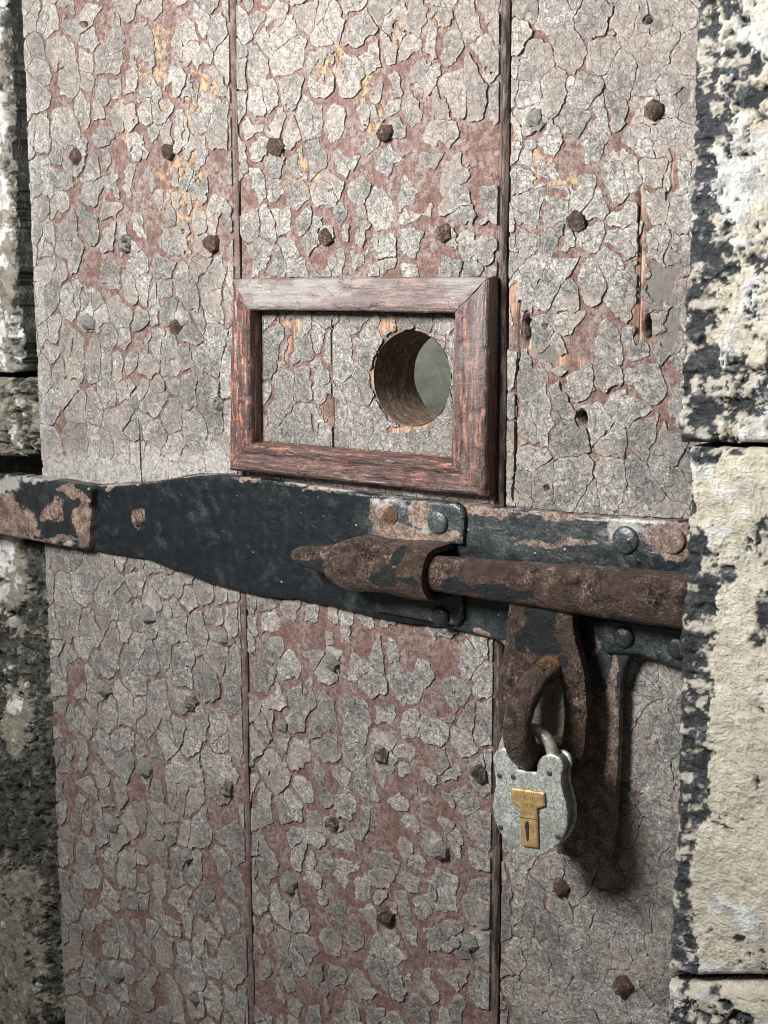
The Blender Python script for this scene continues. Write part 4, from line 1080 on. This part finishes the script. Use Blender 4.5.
# staple: a heavy iron half ring standing out of the door through the slot
xs0, zs0 = W(547, 671, YH - 0.004)
STP = [(xs0 + 0.0005, 0.004, zs0 + 0.001), (xs0 + 0.0003, -0.020, zs0 + 0.0015), (xs0, -0.040, zs0 - 0.0005), (xs0 - 0.0008, -0.056, zs0 - 0.0070), (xs0 - 0.0016, -0.0665, zs0 - 0.0190), (xs0 - 0.0016, -0.0690, zs0 - 0.0330),
       (xs0 - 0.0010, -0.0640, zs0 - 0.0440), (xs0, -0.0510, zs0 - 0.0520), (xs0, -0.034, zs0 - 0.0535), (xs0, -0.015, zs0 - 0.0535), (xs0, 0.004, zs0 - 0.0535)]
staple = tube('staple', STP, [0.0078, 0.0078, 0.0080, 0.0084, 0.0086, 0.0086, 0.0085, 0.0082, 0.0078, 0.0076, 0.0076], MT['rust'], door, 28, 0.0006, 81,
              attrf=lambda V: {'black': 0 * V[:, 0], 'orange': (1 - sstep(0.0, 0.016, np.abs(V[:, 1] + 0.036))) * sstep(zs0 - 0.006, zs0 + 0.004, V[:, 2])})
staple['label'] = 'heavy rusty staple ring through the hasp slot'

# ------------------------------------------------------------------ padlock
YP = -0.0620; PT = 0.0125
ear = lambda cu, cv, r, a0, a1, n: [(cu + r * math.cos(math.radians(a0 + (a1 - a0) * k / n)), cv - r * math.sin(math.radians(a0 + (a1 - a0) * k / n))) for k in range(n + 1)]
PO = PX(ear(503.5, 759.5, 11, 215, 20, 10) + [(517, 765), (518, 770), (536, 772.5)] + ear(549.6, 767.5, 13, 190, -35, 14)
      + [(560.8, 779), (560.6, 786), (562.6, 794), (565.2, 803), (567, 813), (566.8, 824), (564.2, 834), (559.5, 842.5), (553.5, 849), (546, 854), (537, 857), (528, 856.5), (519, 852.5), (510, 846), (502.6, 837.5), (497.2, 828), (494, 818), (492.6, 807), (493.6, 796), (495.4, 786), (495.3, 777), (493.6, 770)], YP)
pc = np.mean(np.array(PO), 0)
lock = root('padlock', (pc[0], YP + PT, min(p[1] for p in PO)), 'galvanised steel padlock with T-shaped brass keyhole cover hanging from the staple', 'padlock')
inset = [tuple(pc + (np.array(p) - pc) * 0.955) for p in PO]
fp = slab('front_plate', PO, YP + 0.0028, 0.0028, MT['galv'], lock, 0.0008, 0.0006, 0.00012, 0.010, seed=91, back=True)
slab('case', inset, YP + PT - 0.0026, PT - 0.0052, MT['sidesteel'], lock, 0.0010, 0.0003, 0.0001, seed=92)
bpz = [tuple(np.array(p)) for p in PO]
slab('back_plate', bpz, YP + PT, 0.0026, MT['galv'], lock, 0.0009, 0.0008, 0.0001, seed=93, back=True)
for u, v in ((499.6, 775.6), (513.3, 777), (549.4, 773.4), (500.8, 827.6), (558, 836.7)):
    x, z = W(u, v, YP); head('rivet', (x, YP + 0.0001, z), 0.0018, 0.0006, MT['rivet'], fp, 800 + int(u), 'round')
YT = YP - 0.0022
TP = PX([(510.6, 788), (543.6, 793), (544.4, 806.4), (536.5, 809), (536.8, 817), (537.7, 848.8), (520.9, 846.2), (519.3, 815), (518.4, 807.8), (510, 802)], YT)
tp = slab('keyhole_cover', TP, YP, 0.0022, MT['brass'], lock, 0.0007, 0.0007, 0.0001, 0.006, seed=95)
tp['label'] = 'T-shaped yellow brass keyhole cover'
kp = slab('keyhole', chaikin(PX([(526.2, 821), (528.6, 821.5), (530, 826), (529, 830), (529.2, 838), (527.8, 843), (526.2, 838), (525.6, 830), (524.3, 826)], YT), 1), YT + 0.0005, 0.0007, MT['hole'], tp, 0.0004, 0.0002, 0.0)
# seam of the sliding cover and worn, no longer readable stamping
def stroke(par, mat, u0, v0, u1, v1, y, w):
    a = np.array(W(u0, v0, y)); b = np.array(W(u1, v1, y)); d = (b - a) / np.linalg.norm(b - a); n = np.array([-d[1], d[0]]) * w
    return [(a - n), (b - n), (b + n), (a + n)]
def strokes(name, segs, y, mat, par, w, proud=0.00012):
    V = []; Q = []
    for s_ in segs:
        pl = stroke(par, mat, *s_, y, w); b = len(V)
        for p in pl: V.append((p[0], y - proud, p[1]))
        q = (b, b + 1, b + 2, b + 3)
        Q.append(q)
    mesh_np(name, V, Q, None, mat, par, None, np.zeros(len(Q), bool))
rs = random.Random(12); segs = [(519.6, 817.2, 536.6, 819.6)]
strokes('cover_seam', segs, YT, MT['rivet'], tp, 0.00022)
segs = []
for (u0, u1, v0, sl, hgt) in ((514, 541, 793.5, 0.15, 3.6), (523, 533, 802.5, 0.15, 3.4), (521, 535, 810.5, 0.15, 3.2)):
    u = u0
    while u < u1:
        vv = v0 + (u - u0) * sl
        segs.append((u, vv, u + rs.uniform(-.4, .4), vv + hgt))
        if rs.random() < 0.6: q = rs.choice([0, 0.5, 1]); segs.append((u, vv + hgt * q, u + 1.5, vv + hgt * q + .2))
        u += rs.uniform(2.0, 2.6)
MT['brassdark'] = mat_simple('brass_stamping_shadow', (0.17, 0.11, 0.045), (0.27, 0.18, 0.08), 300, 0.5, 0.3)
strokes('worn_stamping', segs, YT, MT['brassdark'], tp, 0.00016)
# shackle
ysh = YP + PT * 0.5
s = [W3(503, 768, ysh), W3(504, 752, ysh), W3(508, 739, ysh), W3(518, 730, ysh), W3(531, 728.5, ysh), W3(543, 735, ysh), W3(551, 747, ysh), W3(554, 768, ysh)]
tube('shackle', s, [0.0038] * 8, MT['steel'], lock, 18, 0.0001, 96)
